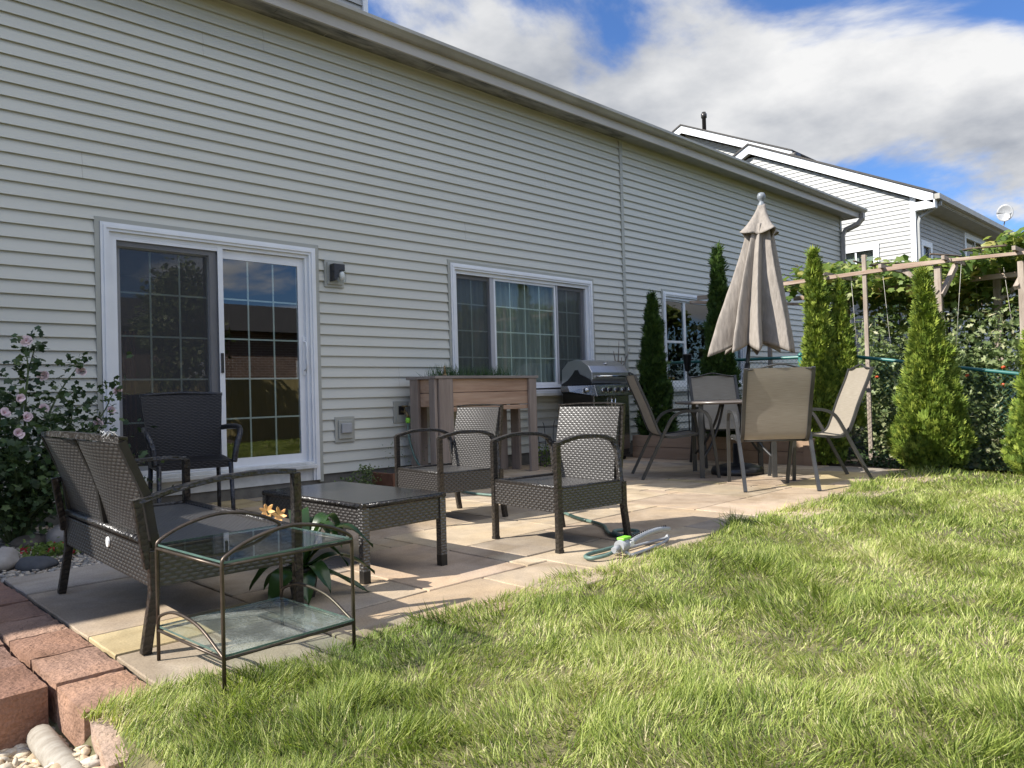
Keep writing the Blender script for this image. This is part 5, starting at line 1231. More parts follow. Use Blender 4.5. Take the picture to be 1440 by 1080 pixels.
# potted broad leaved plant behind the side table
pp = thing('potted_plant', 'potted plant with glossy strap leaves and orange flowers behind the glass side table', 'potted plant', (1.64, -3.42, 0))
m = MB(); m.lathe([(.0, 0), (.055, 0), (.075, .13), (.08, .135), (.08, .145), (.07, .145), (.065, .12), (.0, .12)], 20); m.build('pot', M['clay_pot'], pp)
leaves = [(-.55, .34, .20, .062), (-.30, .36, .07, .040), (-.62, .33, -.01, .036), (.1, .25, .24, .055), (.5, .26, .22, .05), (1.2, .22, .26, .05), (2.2, .22, .2, .055), (3.0, .26, .08, .062), (3.7, .30, .04, .066), (-1.4, .20, .05, .05), (4.3, .22, .02, .05), (-.9, .2, .22, .05), (5.9, .22, .12, .045), (1.9, .26, .02, .05)]
for k, (a, ln, up, wd) in enumerate(leaves):
    mb = MB()
    def lf(u, v, a=a, ln=ln, up=up, wd=wd):
        r_ = ln*v; z = .12+up*math.sin(min(1, v*1.15)*math.pi*.62)*1.2-.14*v**2.4; w = wd*math.sin(math.pi*min(1, v*.93+.07))**.7*(u-.5)*2
        return (math.cos(a)*r_-math.sin(a)*w, math.sin(a)*r_+math.cos(a)*w, max(.006, z+abs(u-.5)*.03+.004*math.sin(14*v+u*3)))
    mb.sheet(lf, 6, 14, .1, .3); o = mb.build('leaf', M['broad_leaf'], pp)
    at_ = o.data.attributes.new('rnd', 'FLOAT', 'POINT'); at_.data.foreach_set('value', [random.random()*.2+.3*k/13]*len(o.data.vertices))
m = MB(); m.tube(arc([(0, 0, .12), (-.05, .03, .25), (-.09, .09, .34), (-.11, .14, .40)], 4), .0035, 5); m.build('flower_stem', M['stem_green'], pp)
for (x, y, z) in ((-.11, .14, .40), (-.06, .11, .375), (-.13, .12, .355)):
    mb = MB(); c = Vector((x, y, z)); fdir = Vector((-.3, -.8, .4)).normalized(); fx = fdir.cross(Vector((0, 0, 1))).normalized(); fy = fx.cross(fdir)
    for k in range(6):
        a = k*1.05+.3; d = (fx*math.cos(a)+fy*math.sin(a)+fdir*random.uniform(.1, .6)).normalized(); w = d.cross(fdir).normalized(); ln = random.uniform(.034, .046)
        mb.add([c, c+w*.010+d*ln*.45, c+w*.006+d*ln*.85, c+d*ln+fdir*.004, c-w*.006+d*ln*.85, c-w*.010+d*ln*.45], [(0,1,2,3,4,5)])
    mb.build('flower', M['petal_orange'], pp)
pp.scale = (.88, .88, .92)
# ------------------------------------------------------------------ arborvitae
SPR_V = []; SPR_F = []
for k, (a, ln) in enumerate(((-58, .55), (-36, .78), (-14, .95), (6, 1.0), (26, .88), (48, .66), (72, .4), (-80, .35))):
    a = R_(a); dx, dy = math.sin(a), math.cos(a); w = .085; b0 = len(SPR_V)
    SPR_V += [(dx*.05, dy*.05, 0), (dx*ln*.6-dy*w, dy*ln*.6+dx*w, .05*(-1)**k), (dx*ln, dy*ln, .10*math.sin(k*1.7)), (dx*ln*.6+dy*w, dy*ln*.6-dx*w, .05*(-1)**k)]
    SPR_F.append((b0, b0+1, b0+2, b0+3))
def arborvitae(label, x, y, z0, h, r0, n, seed, mat, skew=(0, 0), taper=.85, lobes_=()):
    g = np.random.default_rng(seed); t = thing('arborvitae', label, 'shrub', (x, y, z0), 0, 'columnar arborvitae in a row along the chain link fence')
    mb = MB(); mb.tube([(0, 0, -.02), (skew[0]*.4, skew[1]*.4, h*.5), (skew[0]*.9, skew[1]*.9, h*.93)], [.03, .018, .005], 7); mb.build('trunk', M['bark'], t)
    n = int(n*1.7); v = g.beta(1.0, 1.35, n); th = g.uniform(0, 2*math.pi, n)
    prof = r0*np.power(np.clip(1-v, 0, 1), taper)*(1-.28*np.exp(-v/.06))+.018
    prof *= 1+.16*np.sin(3*th+v*9+seed)+.12*np.sin(5*th-v*17+seed*2)+.07*np.sin(2*th+31*v)
    for _ in range(46):
        vi, ti = g.uniform(.02, 1), g.uniform(0, 6.28); dt_ = np.angle(np.exp(1j*(th-ti))); prof = prof*(1+g.uniform(-.25, .30)*np.exp(-((v-vi)/.035)**2-(dt_/.45)**2))
    rad = prof*g.uniform(.45, 1, n)**.45
    # ragged leaders near the top
    P = np.stack([np.cos(th)*rad+skew[0]*v, np.sin(th)*rad+skew[1]*v, .03+v*h*(1+.0*th)+g.normal(size=n)*.02], 1)
    for (lx, ly, lh, lr, ln_) in lobes_:
        k = int(ln_*n); vv = g.beta(1, 1.5, k); tt = g.uniform(0, 2*math.pi, k); pr = lr*(1-vv)**.8*g.uniform(.4, 1, k)**.4*(1+.15*np.sin(3*tt+vv*11))
        Q = np.stack([lx+np.cos(tt)*pr, ly+np.sin(tt)*pr, lh*.2+vv*lh*.8], 1); P = np.concatenate([P, Q]); th = np.concatenate([th, tt])
    N_ = len(P); outd = np.stack([np.cos(th), np.sin(th), np.zeros(N_)], 1)
    d = nrm(outd*g.uniform(.25, 1.0, (N_, 1))+np.array([0, 0, 1])*g.uniform(.45, 1.3, (N_, 1))+g.normal(size=(N_, 3))*.22)
    B = basis(d, nrm(outd*.6+g.normal(size=(N_, 3))*.7)); clump = .5+.5*np.sin(P[:, 0]*23+seed)*np.sin(P[:, 1]*19+1.3*seed)*np.sin(P[:, 2]*13)
    rnd = np.clip(.25*clump+g.uniform(0, .75, N_), 0, 1)
    scatter('crown', SPR_V, [SPR_F], P+np.array([x, y, z0]), B, g.uniform(.030, .058, N_)*np.where(g.uniform(size=N_) < .10, 1.9, 1.0), mat, t, rnd); return t
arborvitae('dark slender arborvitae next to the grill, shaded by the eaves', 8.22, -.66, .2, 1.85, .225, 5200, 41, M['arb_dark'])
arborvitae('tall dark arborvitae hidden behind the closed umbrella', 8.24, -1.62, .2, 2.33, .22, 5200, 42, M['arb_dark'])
arborvitae('bright green arborvitae with a darker second leader, right of the umbrella', 8.20, -2.86, .0, 2.28, .215, 6500, 43, M['arb'], (-.02, .04), .80, ((.17, -.15, 2.0, .20, .45), (-.03, .07, 1.4, .20, .25)))
arborvitae('broad bright green arborvitae standing alone between patio and vegetable garden', 8.22, -3.92, .0, 1.92, .33, 9500, 44, M['arb'], (.02, .03), 1.08, ((-.06, .10, .8, .22, .25), (.08, -.16, 1.0, .18, .2)))
arborvitae('arborvitae cut off by the right edge of the picture', 8.18, -4.90, -.02, 1.42, .29, 7500, 45, M['arb'], (0, 0), .6)
# ------------------------------------------------------------------ chain link fence
cf = thing('chain_link_fence', 'green vinyl chain link fence between the two yards', 'fence', (8.70, -3.5, 0))
def rail(y): return 1.22-.035*max(0, min(1, (-y)/2.9)) - .165*max(0, -y-2.9)
mb = MB(); yy = [-.12, -1, -2, -2.9, -3.6, -4.6, -5.6, -6.6, -8.5]; mb.tube([(8.70, y, rail(y)) for y in yy], .0195, 10); mb.build('top_rail', M['green_vinyl'], cf, world=True)
for y in (-.14, -2.4, -4.72, -7.0):
    mb = MB(); mb.tube([(8.70, y, rail(y)-1.35), (8.70, y, rail(y)+.0)], .026, 10); mb.lathe([(.03, 0), (.032, .02), (.016, .04), (0, .045)], 10, (8.70, y, rail(y)+.01)); mb.build('post', M['green_vinyl'], cf, world=True)
mb = MB(); cell = .056; y = -.14; Hf = 1.16; nz = int(Hf/(cell/1)); k = 0
while y > -7.4:
    pts = []
    for j in range(nz*2+1):
        o_ = (j % 2)*(cell/2)*(1 if True else 0); yy_ = y-o_; pts.append((8.70+(.003 if j % 2 else -.003), yy_, rail(y)-.01-j*cell/2*.98))
    mb.tube(pts, .0017, 3, smooth=False, caps=False)
    pts = [(8.70-(.003 if j % 2 else -.003), y-cell+(cell/2 if j % 2 else 0), rail(y)-.01-j*cell/2*.98) for j in range(nz*2+1)]
    if k % 1 == 0: mb.tube(pts, .0017, 3, smooth=False, caps=False)
    y -= cell; k += 1
mb.build('wire_mesh', M['green_wire'], cf, world=True)
# ------------------------------------------------------------------ garden frame
pg = thing('garden_pergola', 'rickety frame of old lumber over the vegetable garden', 'pergola', (10.0, -3.6, 0))
def pgb(name, parts, mat):
    mb = MB()
    for p, q, w, h in parts: mb = MB(); mb.bar(p, q, w, h); mb.build(name, mat, pg, world=True, bevel=.003)
for (x, y, z, w) in ((9.15, -3.0, 2.36, .045), (9.2, -3.76, 2.12, .065), (9.22, -4.53, 2.07, .055), (9.25, -1.75, 2.12, .05), (10.6, -2.2, 2.25, .07), (10.6, -4.0, 2.2, .08), (10.6, -5.8, 2.2, .08), (9.2, -6.2, 2.05, .085), (12.4, -2.6, 2.3, .08), (12.4, -5.2, 2.3, .08)):
    mb = MB(); mb.bar((x, y, -.6), (x+.01, y+.01, z), w, w*.7, (1, 0, 0)); mb.build('post', M['old_wood'], pg, world=True, bevel=.003)
pgb('beam', [((9.12, -1.6, 2.13), (9.16, -3.9, 2.165), .035, .045)], M['old_wood_h']); pgb('beam', [((9.17, -3.3, 2.185), (9.22, -7.0, 2.07), .035, .035)], M['old_wood_h'])
pgb('beam', [((10.3, -1.6, 2.08), (10.35, -7.0, 2.06), .04, .06)], M['old_wood_h']); pgb('beam', [((10.0, -.25, 2.22), (10.0, -1.9, 2.17), .04, .06)], M['old_wood_h'])
pgb('beam', [((12.3, -1.8, 2.32), (12.3, -7.0, 2.28), .04, .09)], M['old_wood_h']); pgb('beam', [((9.7, -.3, 2.13), (10.9, -1.5, 2.05), .04, .04)], M['old_wood_h'])
for y in (-1.9, -2.55, -3.2, -3.85, -4.5, -5.2, -5.9): pgb('rafter', [((9.05, y, 2.19), (12.6, y-.1, 2.17), .035, .045)], M['old_wood'])
pgb('brace', [((9.2, -3.4, 2.13), (9.2, -3.75, 1.84), .06, .05), ((9.2, -3.78, 1.80), (9.5, -3.85, 2.15), .05, .05), ((10.6, -4.0, 1.8), (10.6, -4.4, 2.15), .06, .05), ((9.2, -4.48, 1.8), (9.5, -4.55, 2.1), .05, .05)], M['old_wood'])
mb = MB(); r = random.Random(8)
for k in range(26):
    y = -1.9-k*.19+r.uniform(-.05, .05); x = 9.2+r.choice((0, .4, .9, 1.3)); mb.tube([(x, y, 2.14), (x+r.uniform(-.1, .1), y+r.uniform(-.15, .15), r.uniform(.5, 1.2))], .002, 4)
mb.build('string', M['twine'], pg, world=True)
# ------------------------------------------------------------------ grape vine
gv = thing('grape_vine', 'thick grape vine sprawling over the top of the garden frame', 'vine', (11.3, -4.0, 0))
g = np.random.default_rng(51); mb = MB()
for k in range(14):
    y0 = -2-k*.35; x0 = 12.2+g.uniform(-.2, .5); pts = [(x0, y0, -.3), (x0-.05, y0+.1, 1.2), (x0-.3, y0, 2.25)] + [(x0-.3-j*.5, y0+g.uniform(-.3, .3), 2.28+g.uniform(-.02, .12)) for j in range(1, 6)]
    mb.tube(arc(pts, 3), .012, 5)
mb.build('stems', M['bark'], gv, world=True)
gl_v, gl_f = lobed(5, .28); n = 20000
P = np.stack([g.uniform(9.7, 13.2, n), g.uniform(-7.2, -1.8, n), np.zeros(n)], 1)
hh = 2.14+.08*np.sin(P[:, 1]*2.3)+.05*np.sin(P[:, 1]*5.1+P[:, 0]*3)+.03*(P[:, 0]-9.7)+.035*(-P[:, 1]-3)+.16*sst(-3.2, -4.6, P[:, 1])
P[:, 2] = hh+g.uniform(-.10, .20, n)*(1+.5*np.sin(P[:, 1]*1.7))
k2 = g.uniform(size=n) < np.clip((P[:, 0]-9.5)/1.2, .12, 1); P = P[k2]
ext = 1500; Q = np.stack([g.uniform(9.6, 13.0, ext), g.uniform(-2.9, -1.7, ext), 2.2+g.normal(size=ext)*.10], 1); P = np.concatenate([P, Q[(Q[:, 0]-9.6)*.8+Q[:, 1] < -1.0]])
m_ = 2200; Q = np.stack([g.uniform(10.2, 13.0, m_), g.uniform(-7, -1.9, m_), g.uniform(1.5, 2.25, m_)], 1); P = np.concatenate([P, Q])
n = len(P); d = nrm(g.normal(size=(n, 3))*np.array([1, 1, .35])+np.array([-.2, 0, -.35])); B = basis(d, nrm(g.normal(size=(n, 3))*.55+np.array([-.25, 0, 1])))
scatter('foliage', gl_v, gl_f, P, B, g.uniform(.06, .135, n), M['grape_leaf'], gv, np.clip(g.uniform(0, 1, n), 0, 1))
for k in range(24):
    mb = MB()
    x, y = g.uniform(9.9, 12.8), g.uniform(-6.6, -2); mb.tube(arc([(x, y, 2.2), (x+.05, y+.08, 2.34), (x+g.uniform(-.2, .2), y+g.uniform(-.2, .2), 2.44)], 3), .004, 4); mb.build('shoot', M['stem_green'], gv, world=True)
# ------------------------------------------------------------------ tomato plants
TL_V = [(0,0,0), (.10,.25,.02), (.34,.33,.05), (.14,.48,.0), (.36,.66,.05), (.13,.74,.0), (0,1,-.08), (-.13,.74,0), (-.36,.62,.05), (-.14,.48,0), (-.34,.30,.05), (-.10,.22,.02)]
TL_F = [[(0,1,11), (9,1,3)], [(1,11,9)], ]
TL_F = [[(0,1,11), (1,2,3), (3,4,5), (5,6,7), (7,8,9), (9,10,11), (1,3,11), (3,9,11), (3,5,9), (5,7,9)]]
def tomato(label, x, y, h, r0, n, seed, mat=None, red=3, z0=None):
    g = np.random.default_rng(seed); z0 = float(zg(x, y))-.05 if z0 is None else z0; t = thing('tomato_plant', label, 'tomato plant', (x, y, z0), 0, 'tomato plants trained up strings in the garden')
    mb = MB(); LPs = []; ns = 9
    for k in range(ns):
        a = g.uniform(0, 6.28); rr = r0*g.uniform(.2, .9); hh_ = h*g.uniform(.7, 1.0)
        pts = arc([(0, 0, 0), (math.cos(a)*rr*.5, math.sin(a)*rr*.5, hh_*.3), (math.cos(a+.4)*rr, math.sin(a+.4)*rr, hh_*.65), (math.cos(a+.6)*rr*.9, math.sin(a+.6)*rr*.9, hh_)], 5)
        mb.tube(pts, .006, 5); q = np.array([tuple(p) for p in pts])
        kk = int(n*1.35)//ns; ii = g.integers(2, len(pts), kk); LPs.append(q[ii]+g.normal(size=(kk, 3))*np.array([r0*.30, r0*.30, .09]))
    mb.build('stems', M['stem_green'], t)
    P = np.concatenate(LPs); N_ = len(P); d = nrm(g.normal(size=(N_, 3))*np.array([1, 1, .5])+np.array([0, 0, -.5])); B = basis(d, nrm(g.normal(size=(N_, 3))*.7+np.array([-.3, 0, .8])))
    S = g.uniform(.045, .11, N_); scatter('foliage', TL_V, TL_F, P+np.array([x, y, z0]), B, np.stack([S*.8, S*1.1, S], 1), mat or M['tomato_leaf'], t, np.clip(g.uniform(0, 1, N_)+.15*np.sin(P[:, 2]*4), 0, 1))
    for k in range(red):
        mb = MB(); c = Vector((g.uniform(-r0, 0)-.05, g.uniform(-r0, r0)*.8, g.uniform(.5, 1.05)-z0)); mb.lathe([(.004, -.018), (.018, -.010), (.022, .0), (.018, .011), (.004, .017)], 10, tuple(c)); mb.build('tomato', M['tomato'], t)
    return t
tomato('tomato plant behind the first thin garden post, sparse at the top', 9.75, -2.95, 1.75, .34, 1900, 61, red=1)
tomato('tomato plant between the bright arborvitae and the thin garden post', 9.5, -2.35, 1.1, .34, 1300, 62, red=0)
tomato('tomato plant just right of the thin garden post', 9.6, -3.45, 1.65, .33, 2100, 63, red=1)
tomato('tomato plant behind the braced garden post', 9.6, -4.05, 1.85, .36, 2500, 64, red=2)
tomato('bushy tomato plant right of the braced garden post', 9.55, -4.55, 1.85, .36, 3000, 65, red=2)
tomato('dense tomato plant with drooping pale leaves in front of the thick right post', 9.6, -5.05, 1.9, .38, 3000, 66, red=3)
tomato('tomato plant at the right edge of the garden', 9.6, -5.65, 1.9, .38, 2600, 67, red=1)
tomato('low tomato plant in the second garden row', 10.6, -3.6, 1.5, .45, 1800, 68, red=0)
tomato('tomato plant in the second garden row under the vine', 10.7, -4.8, 1.7, .5, 2200, 69, red=0)
tomato('shaded tomato plant in the second garden row nearest the house', 10.7, -2.6, 1.3, .45, 1500, 70, red=0)
# bean thicket behind, closes the view under the vine
n = 6500; g = np.random.default_rng(77); P = np.stack([g.uniform(13.0, 14.2, n), g.uniform(-8, -1.6, n), g.uniform(-.3, 2.2, n)], 1)
o = scatter('bean_thicket', LEAF_V, LEAF_F, P, basis(randunit(n), randunit(n)+np.array([-.6, 0, .6])), g.uniform(.08, .16, n), M['hib_leaf'], None, g.uniform(0, .8, n), origin=(13.6, -4.8, -.3)); tag(o, 'dark thicket of climbing beans behind the garden frame', 'bean plants', kind='stuff')
# low weeds along the fence foot
n = 2600; P = np.stack([g.uniform(8.45, 9.3, n), g.uniform(-7, -2.9, n), np.zeros(n)], 1); P[:, 2] = zg(P[:, 0], P[:, 1])+.03+g.uniform(0, .16, n)*g.uniform(size=n)
o = scatter('fence_weeds', hv, hf, P, basis(randunit(n)+np.array([0, 0, .3]), randunit(n)+np.array([0, 0, 1])), g.uniform(.02, .06, n), M['hib_leaf'], None, g.uniform(.2, 1, n), origin=(8.8, -4.9, -.2)); tag(o, 'low weeds and fallen leaves along the foot of the fence', 'weeds', kind='stuff')
# ------------------------------------------------------------------ small things
t = thing('garden_torch', 'black cone garden torch on a thin stake in front of the neighbour window', 'torch', (8.45, -1.02, .25))
m = MB(); m.tube([(0, 0, 0), (0, 0, .83)], .008, 8); m.build('stake', M['black_plastic'], t); m = MB(); m.lathe([(.02, .83), (.032, .84), (.056, 1.03), (.062, 1.035), (.062, 1.05), (.04, 1.055)], 16); m.build('cup', M['black_plastic'], t)
t = thing('dead_branches', 'bare pale dead shrub branches against the siding behind the grill', 'branches', (8.02, -.22, .2))
m = MB(); r = random.Random(4)
m.tube([(0, 0, 0), (-.02, -.02, .6), (.0, -.03, .85)], [.03, .026, .02], 7)
for e in ((-.10, -.03, 1.18), (.06, .0, 1.32), (.15, -.05, 1.12), (.03, -.06, 1.1)): m.tube(arc([(0, -.03, .8), (e[0]*.5, e[1], .98), e], 4), [.016, .015, .014, .013, .012, .01, .008, .006, .004][:9], 6)
for e in ((.22, -.06, 1.22), (-.14, -.04, 1.05)): m.tube([(e[0]*.5, e[1], e[2]-.16), e], [.008, .003], 5)
m.build('branch', M['dead_wood'], t)
t = thing('wooden_edging', 'short red brown board edging a weedy strip beside the planter', 'edging', (4.36, -.40, 0))
m = MB(); m.box((-.10, -.015, 0), (.42, .015, .125)); m.box((-.10, .016, 0), (-.07, .34, .12)); m.build('board', M['rust_wood'], t, bevel=.004)
n = 260; P = np.stack([g.normal(size=n)*.05+4.10, g.normal(size=n)*.05-.2, g.uniform(.02, .20, n)], 1); P2 = np.stack([g.normal(size=120)*.07+3.92, g.normal(size=120)*.05-.15, g.uniform(.02, .10, 120)], 1); P3 = np.stack([g.uniform(4.3, 4.8, 160), g.uniform(-.3, -.1, 160), g.uniform(.1, .42, 160)], 1)
P = np.concatenate([P, P2, P3]); n = len(P)
o = scatter('weeds', hv, hf, P, basis(randunit(n)+np.array([0, 0, .3]), randunit(n)+np.array([0, 0, 1])), np.concatenate([g.uniform(.015, .03, 380), g.uniform(.008, .016, 160)]), M['tomato_leaf'], None, g.uniform(0, .5, n), origin=(4.2, -.2, 0)); tag(o, 'small weeds growing at the foot of the siding beside the planter', 'weeds', kind='stuff')
t = thing('plant_stand', 'thin wire plant stand between the planter and the grill', 'plant stand', (6.52, -.36, 0))
m = MB()
for z, rr in ((.02, .12), (.28, .13), (.46, .16)): m.tube([(rr*math.cos(a), rr*math.sin(a), z) for a in np.linspace(0, 2*math.pi, 20)], .004, 5)
for k in range(4): a = k*math.pi/2+.4; m.tube(arc([(.12*math.cos(a), .12*math.sin(a), 0), (.13*math.cos(a), .13*math.sin(a), .28), (.16*math.cos(a), .16*math.sin(a), .46), (.2*math.cos(a), .2*math.sin(a), .52)], 4), .004, 5)
m.build('wire_frame', M['black_plastic'], t)
n = 200; P = np.stack([g.normal(size=n)*.07+6.52, g.normal(size=n)*.07-.36, g.uniform(.02, .26, n)], 1)
o = scatter('foliage', hv, hf, P, basis(randunit(n), randunit(n)+np.array([0, 0, 1])), g.uniform(.02, .04, n), M['grape_leaf'], t, g.uniform(0, .6, n))
m = MB(); m.sheet(lambda u, v: (-.035+.07*u, .012*math.sin(9*u)+.01*math.cos(7*v), .075*v), 8, 8, .07, .07); o = m.build('blue_bag', M['blue_paper'], solid=.003); o.location = (6.42, -.72, .13); tag(o, 'crumpled bright blue bag beside the plant stand behind the wicker armchair', 'bag')
m = MB(); m.lathe([(0, 0), (.07, 0), (.09, .13), (.08, .13), (.065, .02), (0, .02)], 16); o = m.build('bucket', M['clay_pot']); o.location = (6.45, -.68, 0); tag(o, 'small dark pot holding the blue bag', 'pot')
# hose
hp = [(4.66, -.135, .585), (4.655, -.15, .45), (4.66, -.25, .22), (4.62, -.5, .08), (4.55, -.75, .02), (4.45, -.98, .016), (4.32, -1.35, .016), (4.28, -1.6, .016), (4.3, -1.9, .016), (4.26, -2.2, .016), (4.1, -2.55, .016), (3.95, -2.85, .016), (3.82, -3.1, .016), (3.72, -3.38, .016), (3.56, -3.55, .016), (3.49, -3.66, .016), (3.53, -3.74, .02), (3.62, -3.73, .026), (3.62, -3.64, .026), (3.53, -3.62, .026), (3.45, -3.75, .02), (3.32, -3.85, .016), (3.16, -3.87, .016), (3.02, -3.87, .016), (2.94, -3.90, .016), (2.93, -3.955, .018), (2.99, -3.985, .024), (3.05, -3.985, .03)]
pp_ = arc(hp, 8); hs = thing('garden_hose', 'pale green garden hose snaking across the pavers to the sprinkler', 'hose', (3.9, -2.6, 0))
mb = MB(); mb.tube(pp_, .0105, 8); mb.build('hose_line', M['hose'], hs, world=True)
for a, b in ((92, 100), (116, 136)): mb = MB(); mb.tube(pp_[a:b], .0118, 8); mb.build('dark_sleeve', M['hose_dark'], hs, world=True)
sp = thing('lawn_sprinkler', 'grey oscillating lawn sprinkler with lime green dial on the edge of the grass', 'sprinkler', (3.16, -3.99, .0), .10)
m = MB(); m.tube([(-.07, 0, .055), (-.02, 0, .055), (.03, 0, .05)], [.030, .036, .024], 14); m.tube([(-.12, 0, .045), (-.07, 0, .05)], .016, 10); m.build('motor_housing', M['grey_plastic'], sp)
m = MB(); m.box((-.055, -.022, .083), (.02, .022, .097)); m.build('dial', M['lime_plastic'], sp, bevel=.004)
m = MB(); m.box((-.02, -.040, .05), (.015, -.034, .075)); m.build('label_plate', M['white_plastic'], sp)
m = MB(); m.tube(arc([(.03, 0, .055), (.18, 0, .075), (.34, 0, .078), (.46, 0, .062)], 5), [.015]*16, 10); tb = m.build('spray_tube', M['grey_plastic'], sp)
m = MB()
for k in range(17): x = .07+k*.022; m.lathe([(.0035, 0), (.0035, .008), (.001, .010)], 6, (x, 0, .078+.012*math.sin((x-.03)/.43*math.pi)))
m.build('nozzle', M['black_plastic'], tb)
m = MB(); m.tube(arc([(-.04, -.05, .012), (.1, -.05, .012), (.3, -.035, .012), (.42, -.012, .014), (.44, .0, .03), (.42, .012, .014), (.3, .035, .012), (.1, .05, .012), (-.04, .05, .012)], 4), .008, 8); m.tube([(-.04, -.05, .012), (-.04, 0, .03), (-.04, .05, .012)], .009, 8); m.build('base_frame', M['grey_plastic'], sp)
# ------------------------------------------------------------------ lawn
g = np.random.default_rng(99); cam_xy = np.array([0.0, -6.4])
def lawn_mask(x, y):
    edge = edgef(x)+.03
    lft = np.where(y > -4.75, .625, .50)+.015*np.sin(y*19)
    rgt = 8.02+.04*np.sin(y*5)
    return (y < edge) & (x < rgt) & ((x > lft) | (y < -5.7))
parts = []
for (rmin, rmax, dens, w, hmin, hmax) in ((0, 2.6, 21000, .0024, .045, .095), (2.6, 4.6, 11000, .0031, .045, .09), (4.6, 7.2, 5500, .0044, .045, .085), (7.2, 12, 1500, .008, .04, .08)):
    A = (2*rmax)**2; n = int(A*dens)
    P = np.stack([g.uniform(-rmax, rmax, n), g.uniform(-rmax, rmax, n)], 1); d_ = np.hypot(P[:, 0], P[:, 1]); P = P[(d_ >= rmin) & (d_ < rmax)]+cam_xy
    ang = np.arctan2(P[:, 1]+6.4, P[:, 0]); vis = (ang > R_(-2)) & (ang < R_(95)); keep = lawn_mask(P[:, 0], P[:, 1]) & (vis | (g.uniform(size=len(P)) < .22))
    P = P[keep]; parts.append((P, w, hmin, hmax))
Pa = np.concatenate([p[0] for p in parts]); Wa = np.concatenate([np.full(len(p[0]), p[1]) for p in parts]); n = len(Pa)
def vn(x, y, s, ph): return .5+.25*np.sin(x*s+ph+1.7*np.sin(y*s*.7+ph))+.25*np.sin(y*s*1.13+ph*2+1.3*np.sin(x*s*.9))
patch = .5*vn(Pa[:, 0], Pa[:, 1], 3.1, .4)+.3*vn(Pa[:, 0], Pa[:, 1], 8.3, 2.0)+.2*vn(Pa[:, 0], Pa[:, 1], 21, 4.0)
hgt = (.012+.072*vn(Pa[:, 0], Pa[:, 1], 5.5, 3.3)*vn(Pa[:, 0], Pa[:, 1], 17, 1.1)+.012*vn(Pa[:, 0], Pa[:, 1], 41, 2.2)+g.uniform(0, .024, n))*(1+.25*(g.uniform(size=n) < .03))
edge_d = np.clip((-4.05-Pa[:, 1])/.25, 0, 1); hgt *= 1+.25*(1-edge_d)
flow = (2.6*vn(Pa[:, 0], Pa[:, 1], 4.2, 5.0)+1.2*vn(Pa[:, 0], Pa[:, 1], 12.0, 2.0))*math.pi; lean_ = g.uniform(.2, 1.9, n)
la = flow+g.normal(size=n)*.95
d = nrm(np.stack([np.cos(la)*lean_*.75, np.sin(la)*lean_*.75, np.ones(n)], 1)); 
B = basis(d, np.stack([np.cos(la), np.sin(la), np.full(n, .2)], 1)+g.normal(size=(n, 3))*.6)
fine = vn(Pa[:, 0], Pa[:, 1], 38, 1.0)
rnd = np.clip(.02+.45*patch+.75*(g.uniform(size=n)-.28)*(.5+.8*fine), 0, .76)
straw = g.uniform(size=n) < np.clip(.14+1.1*(patch-.48), .08, .50); rnd = np.where(straw, g.uniform(.76, 1, n), rnd); hgt = np.where(straw, hgt*.72, hgt)
GV = [(-.5,0,0), (.5,0,0), (.42,.5,.04), (-.42,.5,.04), (0,1,.22)]
o = scatter('lawn_grass', GV, BL_F, np.column_stack([Pa, np.maximum(zg(Pa[:, 0], Pa[:, 1])-.004, np.where(Pa[:, 1] > -4.3, -.012, -9))]), B, np.stack([Wa*g.uniform(.7, 1.3, n), hgt, hgt], 1), M['grass'], None, rnd)
tag(o, 'mown lawn with straw coloured patches', 'grass', kind='stuff'); print('blades', n)
# sparse grass further back
n = 60000; P = np.stack([g.uniform(-14, 12, n), g.uniform(-15.8, -6.5, n)], 1); P = P[np.hypot(P[:, 0], P[:, 1]+6.4) > 3.0]; n = len(P); la = g.uniform(0, 6.28, n)
d = nrm(np.stack([np.cos(la)*.5, np.sin(la)*.5, np.ones(n)], 1)); o = scatter('rear_lawn_grass', GV, BL_F, np.column_stack([P, zg(P[:, 0], P[:, 1])-.004]), basis(d, randunit(n)), np.stack([np.full(n, .012), g.uniform(.05, .09, n), np.full(n, .06)], 1), M['grass'], None, g.uniform(.1, .75, n)); tag(o, 'lawn behind the camera seen in the glass', 'grass', kind='stuff')
SUN_E = 4.1; SKY_S = .14; EXPO = 1.1
CLOUD_OFF = (7.3, -2.2, 0.0); CLOUD_T = .485; CLOUD_W = .09; CLOUD_SC = 1.0
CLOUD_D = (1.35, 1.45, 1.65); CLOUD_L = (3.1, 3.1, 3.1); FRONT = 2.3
SKY_TINT = (.29, .41, .60)
# ------------------------------------------------------------------ camera, sun, sky
cam = bpy.data.cameras.new('camera'); co = bpy.data.objects.new('camera', cam); col.objects.link(co)
cam.sensor_width = 36; cam.lens = 1070/1440*36; cam.clip_end = 2000; cam.clip_start = .05
a = R_(45.5); pitch = .0146; roll = .028
fw = Vector((math.cos(a), math.sin(a), 0)); rt = Vector((math.sin(a), -math.cos(a), 0)); up = Vector((0, 0, 1))
F = (fw*math.cos(pitch)+up*math.sin(pitch)).normalized(); U0 = rt.cross(F).normalized()
Rv = (rt*math.cos(roll)-U0*math.sin(roll)).normalized(); Uv = Rv.cross(F).normalized()
mat4 = Matrix((( Rv.x, Uv.x, -F.x, 0.0), (Rv.y, Uv.y, -F.y, -6.4), (Rv.z, Uv.z, -F.z, .84), (0, 0, 0, 1)))
co.matrix_world = mat4; scene.camera = co
sd = Vector((-1.08, .53, 1.0)).normalized()
sun = bpy.data.lights.new('sun', 'SUN'); sun.energy = SUN_E; sun.angle = R_(.5); sun.color = (1, .955, .88)
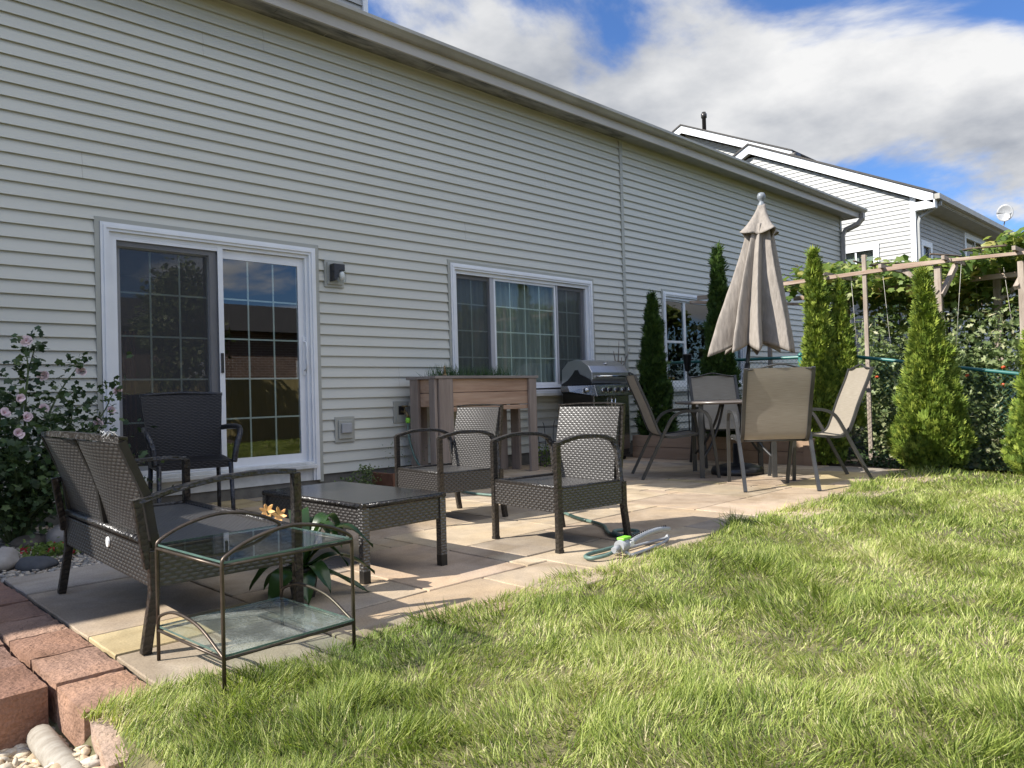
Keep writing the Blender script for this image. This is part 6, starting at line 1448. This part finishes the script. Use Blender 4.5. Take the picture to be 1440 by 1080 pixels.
so = bpy.data.objects.new('sun', sun); col.objects.link(so); so.rotation_euler = sd.to_track_quat('Z', 'Y').to_euler(); so.location = (-5, 3, 8)
w = bpy.data.worlds.new('World'); scene.world = w; w.use_nodes = True; nt = w.node_tree; nt.nodes.clear()
out = nt.nodes.new('ShaderNodeOutputWorld'); bg = nt.nodes.new('ShaderNodeBackground'); bg.inputs[1].default_value = SKY_S
sky = nt.nodes.new('ShaderNodeTexSky'); sky.sky_type = 'NISHITA'; sky.sun_disc = False; sky.sun_elevation = math.asin(sd.z); sky.sun_rotation = math.atan2(sd.x, sd.y); sky.air_density = 1.0; sky.dust_density = .6; sky.ozone_density = 2.0
tc = nt.nodes.new('ShaderNodeTexCoord'); spx = nt.nodes.new('ShaderNodeSeparateXYZ'); L(nt, tc.outputs['Generated'], spx.inputs[0])
zc = math_(nt, 'ADD', math_(nt, 'MAXIMUM', spx.outputs[2], 0.0), .22)
cb = nt.nodes.new('ShaderNodeCombineXYZ'); L(nt, math_(nt, 'DIVIDE', spx.outputs[0], zc), cb.inputs[0]); L(nt, math_(nt, 'DIVIDE', spx.outputs[1], zc), cb.inputs[1])
mp = nt.nodes.new('ShaderNodeMapping'); mp.inputs['Location'].default_value = CLOUD_OFF; L(nt, cb.outputs[0], mp.inputs[0])
n1 = N(nt, 'ShaderNodeTexNoise', i_Scale=CLOUD_SC, i_Detail=11.0, i_Roughness=.56, i_Distortion=.3); L(nt, mp.outputs[0], n1.inputs['Vector'])
cm = ramp(nt, n1.outputs[0], [(CLOUD_T, (0, 0, 0)), (CLOUD_T+CLOUD_W, (1, 1, 1))]); cm.color_ramp.interpolation = 'EASE'
n2 = N(nt, 'ShaderNodeTexNoise', i_Scale=2.2, i_Detail=9.0, i_Roughness=.55); L(nt, mp.outputs[0], n2.inputs['Vector'])
cc = ramp(nt, n2.outputs[0], [(.30, CLOUD_D), (.62, CLOUD_L)])
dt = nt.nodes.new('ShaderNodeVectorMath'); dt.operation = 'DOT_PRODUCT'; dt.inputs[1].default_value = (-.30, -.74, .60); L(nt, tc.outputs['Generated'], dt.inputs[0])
mr = N(nt, 'ShaderNodeMapRange', interpolation_type='SMOOTHSTEP'); mr.inputs[1].default_value = .05; mr.inputs[2].default_value = .75; mr.inputs[3].default_value = 1.0; mr.inputs[4].default_value = FRONT  # clouds outside the view are brightened to lift the shaded wall
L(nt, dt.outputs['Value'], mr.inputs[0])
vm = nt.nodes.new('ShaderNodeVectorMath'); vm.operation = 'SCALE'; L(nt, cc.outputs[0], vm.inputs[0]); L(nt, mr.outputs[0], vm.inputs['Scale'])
sk = nt.nodes.new('ShaderNodeVectorMath'); sk.operation = 'MULTIPLY'; L(nt, sky.outputs[0], sk.inputs[0]); sk.inputs[1].default_value = SKY_TINT
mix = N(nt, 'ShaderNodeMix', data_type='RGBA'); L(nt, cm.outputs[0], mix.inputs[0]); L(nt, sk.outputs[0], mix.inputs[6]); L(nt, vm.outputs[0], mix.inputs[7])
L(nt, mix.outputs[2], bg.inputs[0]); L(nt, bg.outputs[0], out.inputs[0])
scene.view_settings.view_transform = 'Standard'; scene.view_settings.look = 'None'; scene.view_settings.gamma = 1; scene.view_settings.use_curve_mapping = False
scene.view_settings.exposure = EXPO
scene.cycles.max_bounces = 8; scene.cycles.transparent_max_bounces = 16; scene.cycles.caustics_reflective = False; scene.cycles.caustics_refractive = False
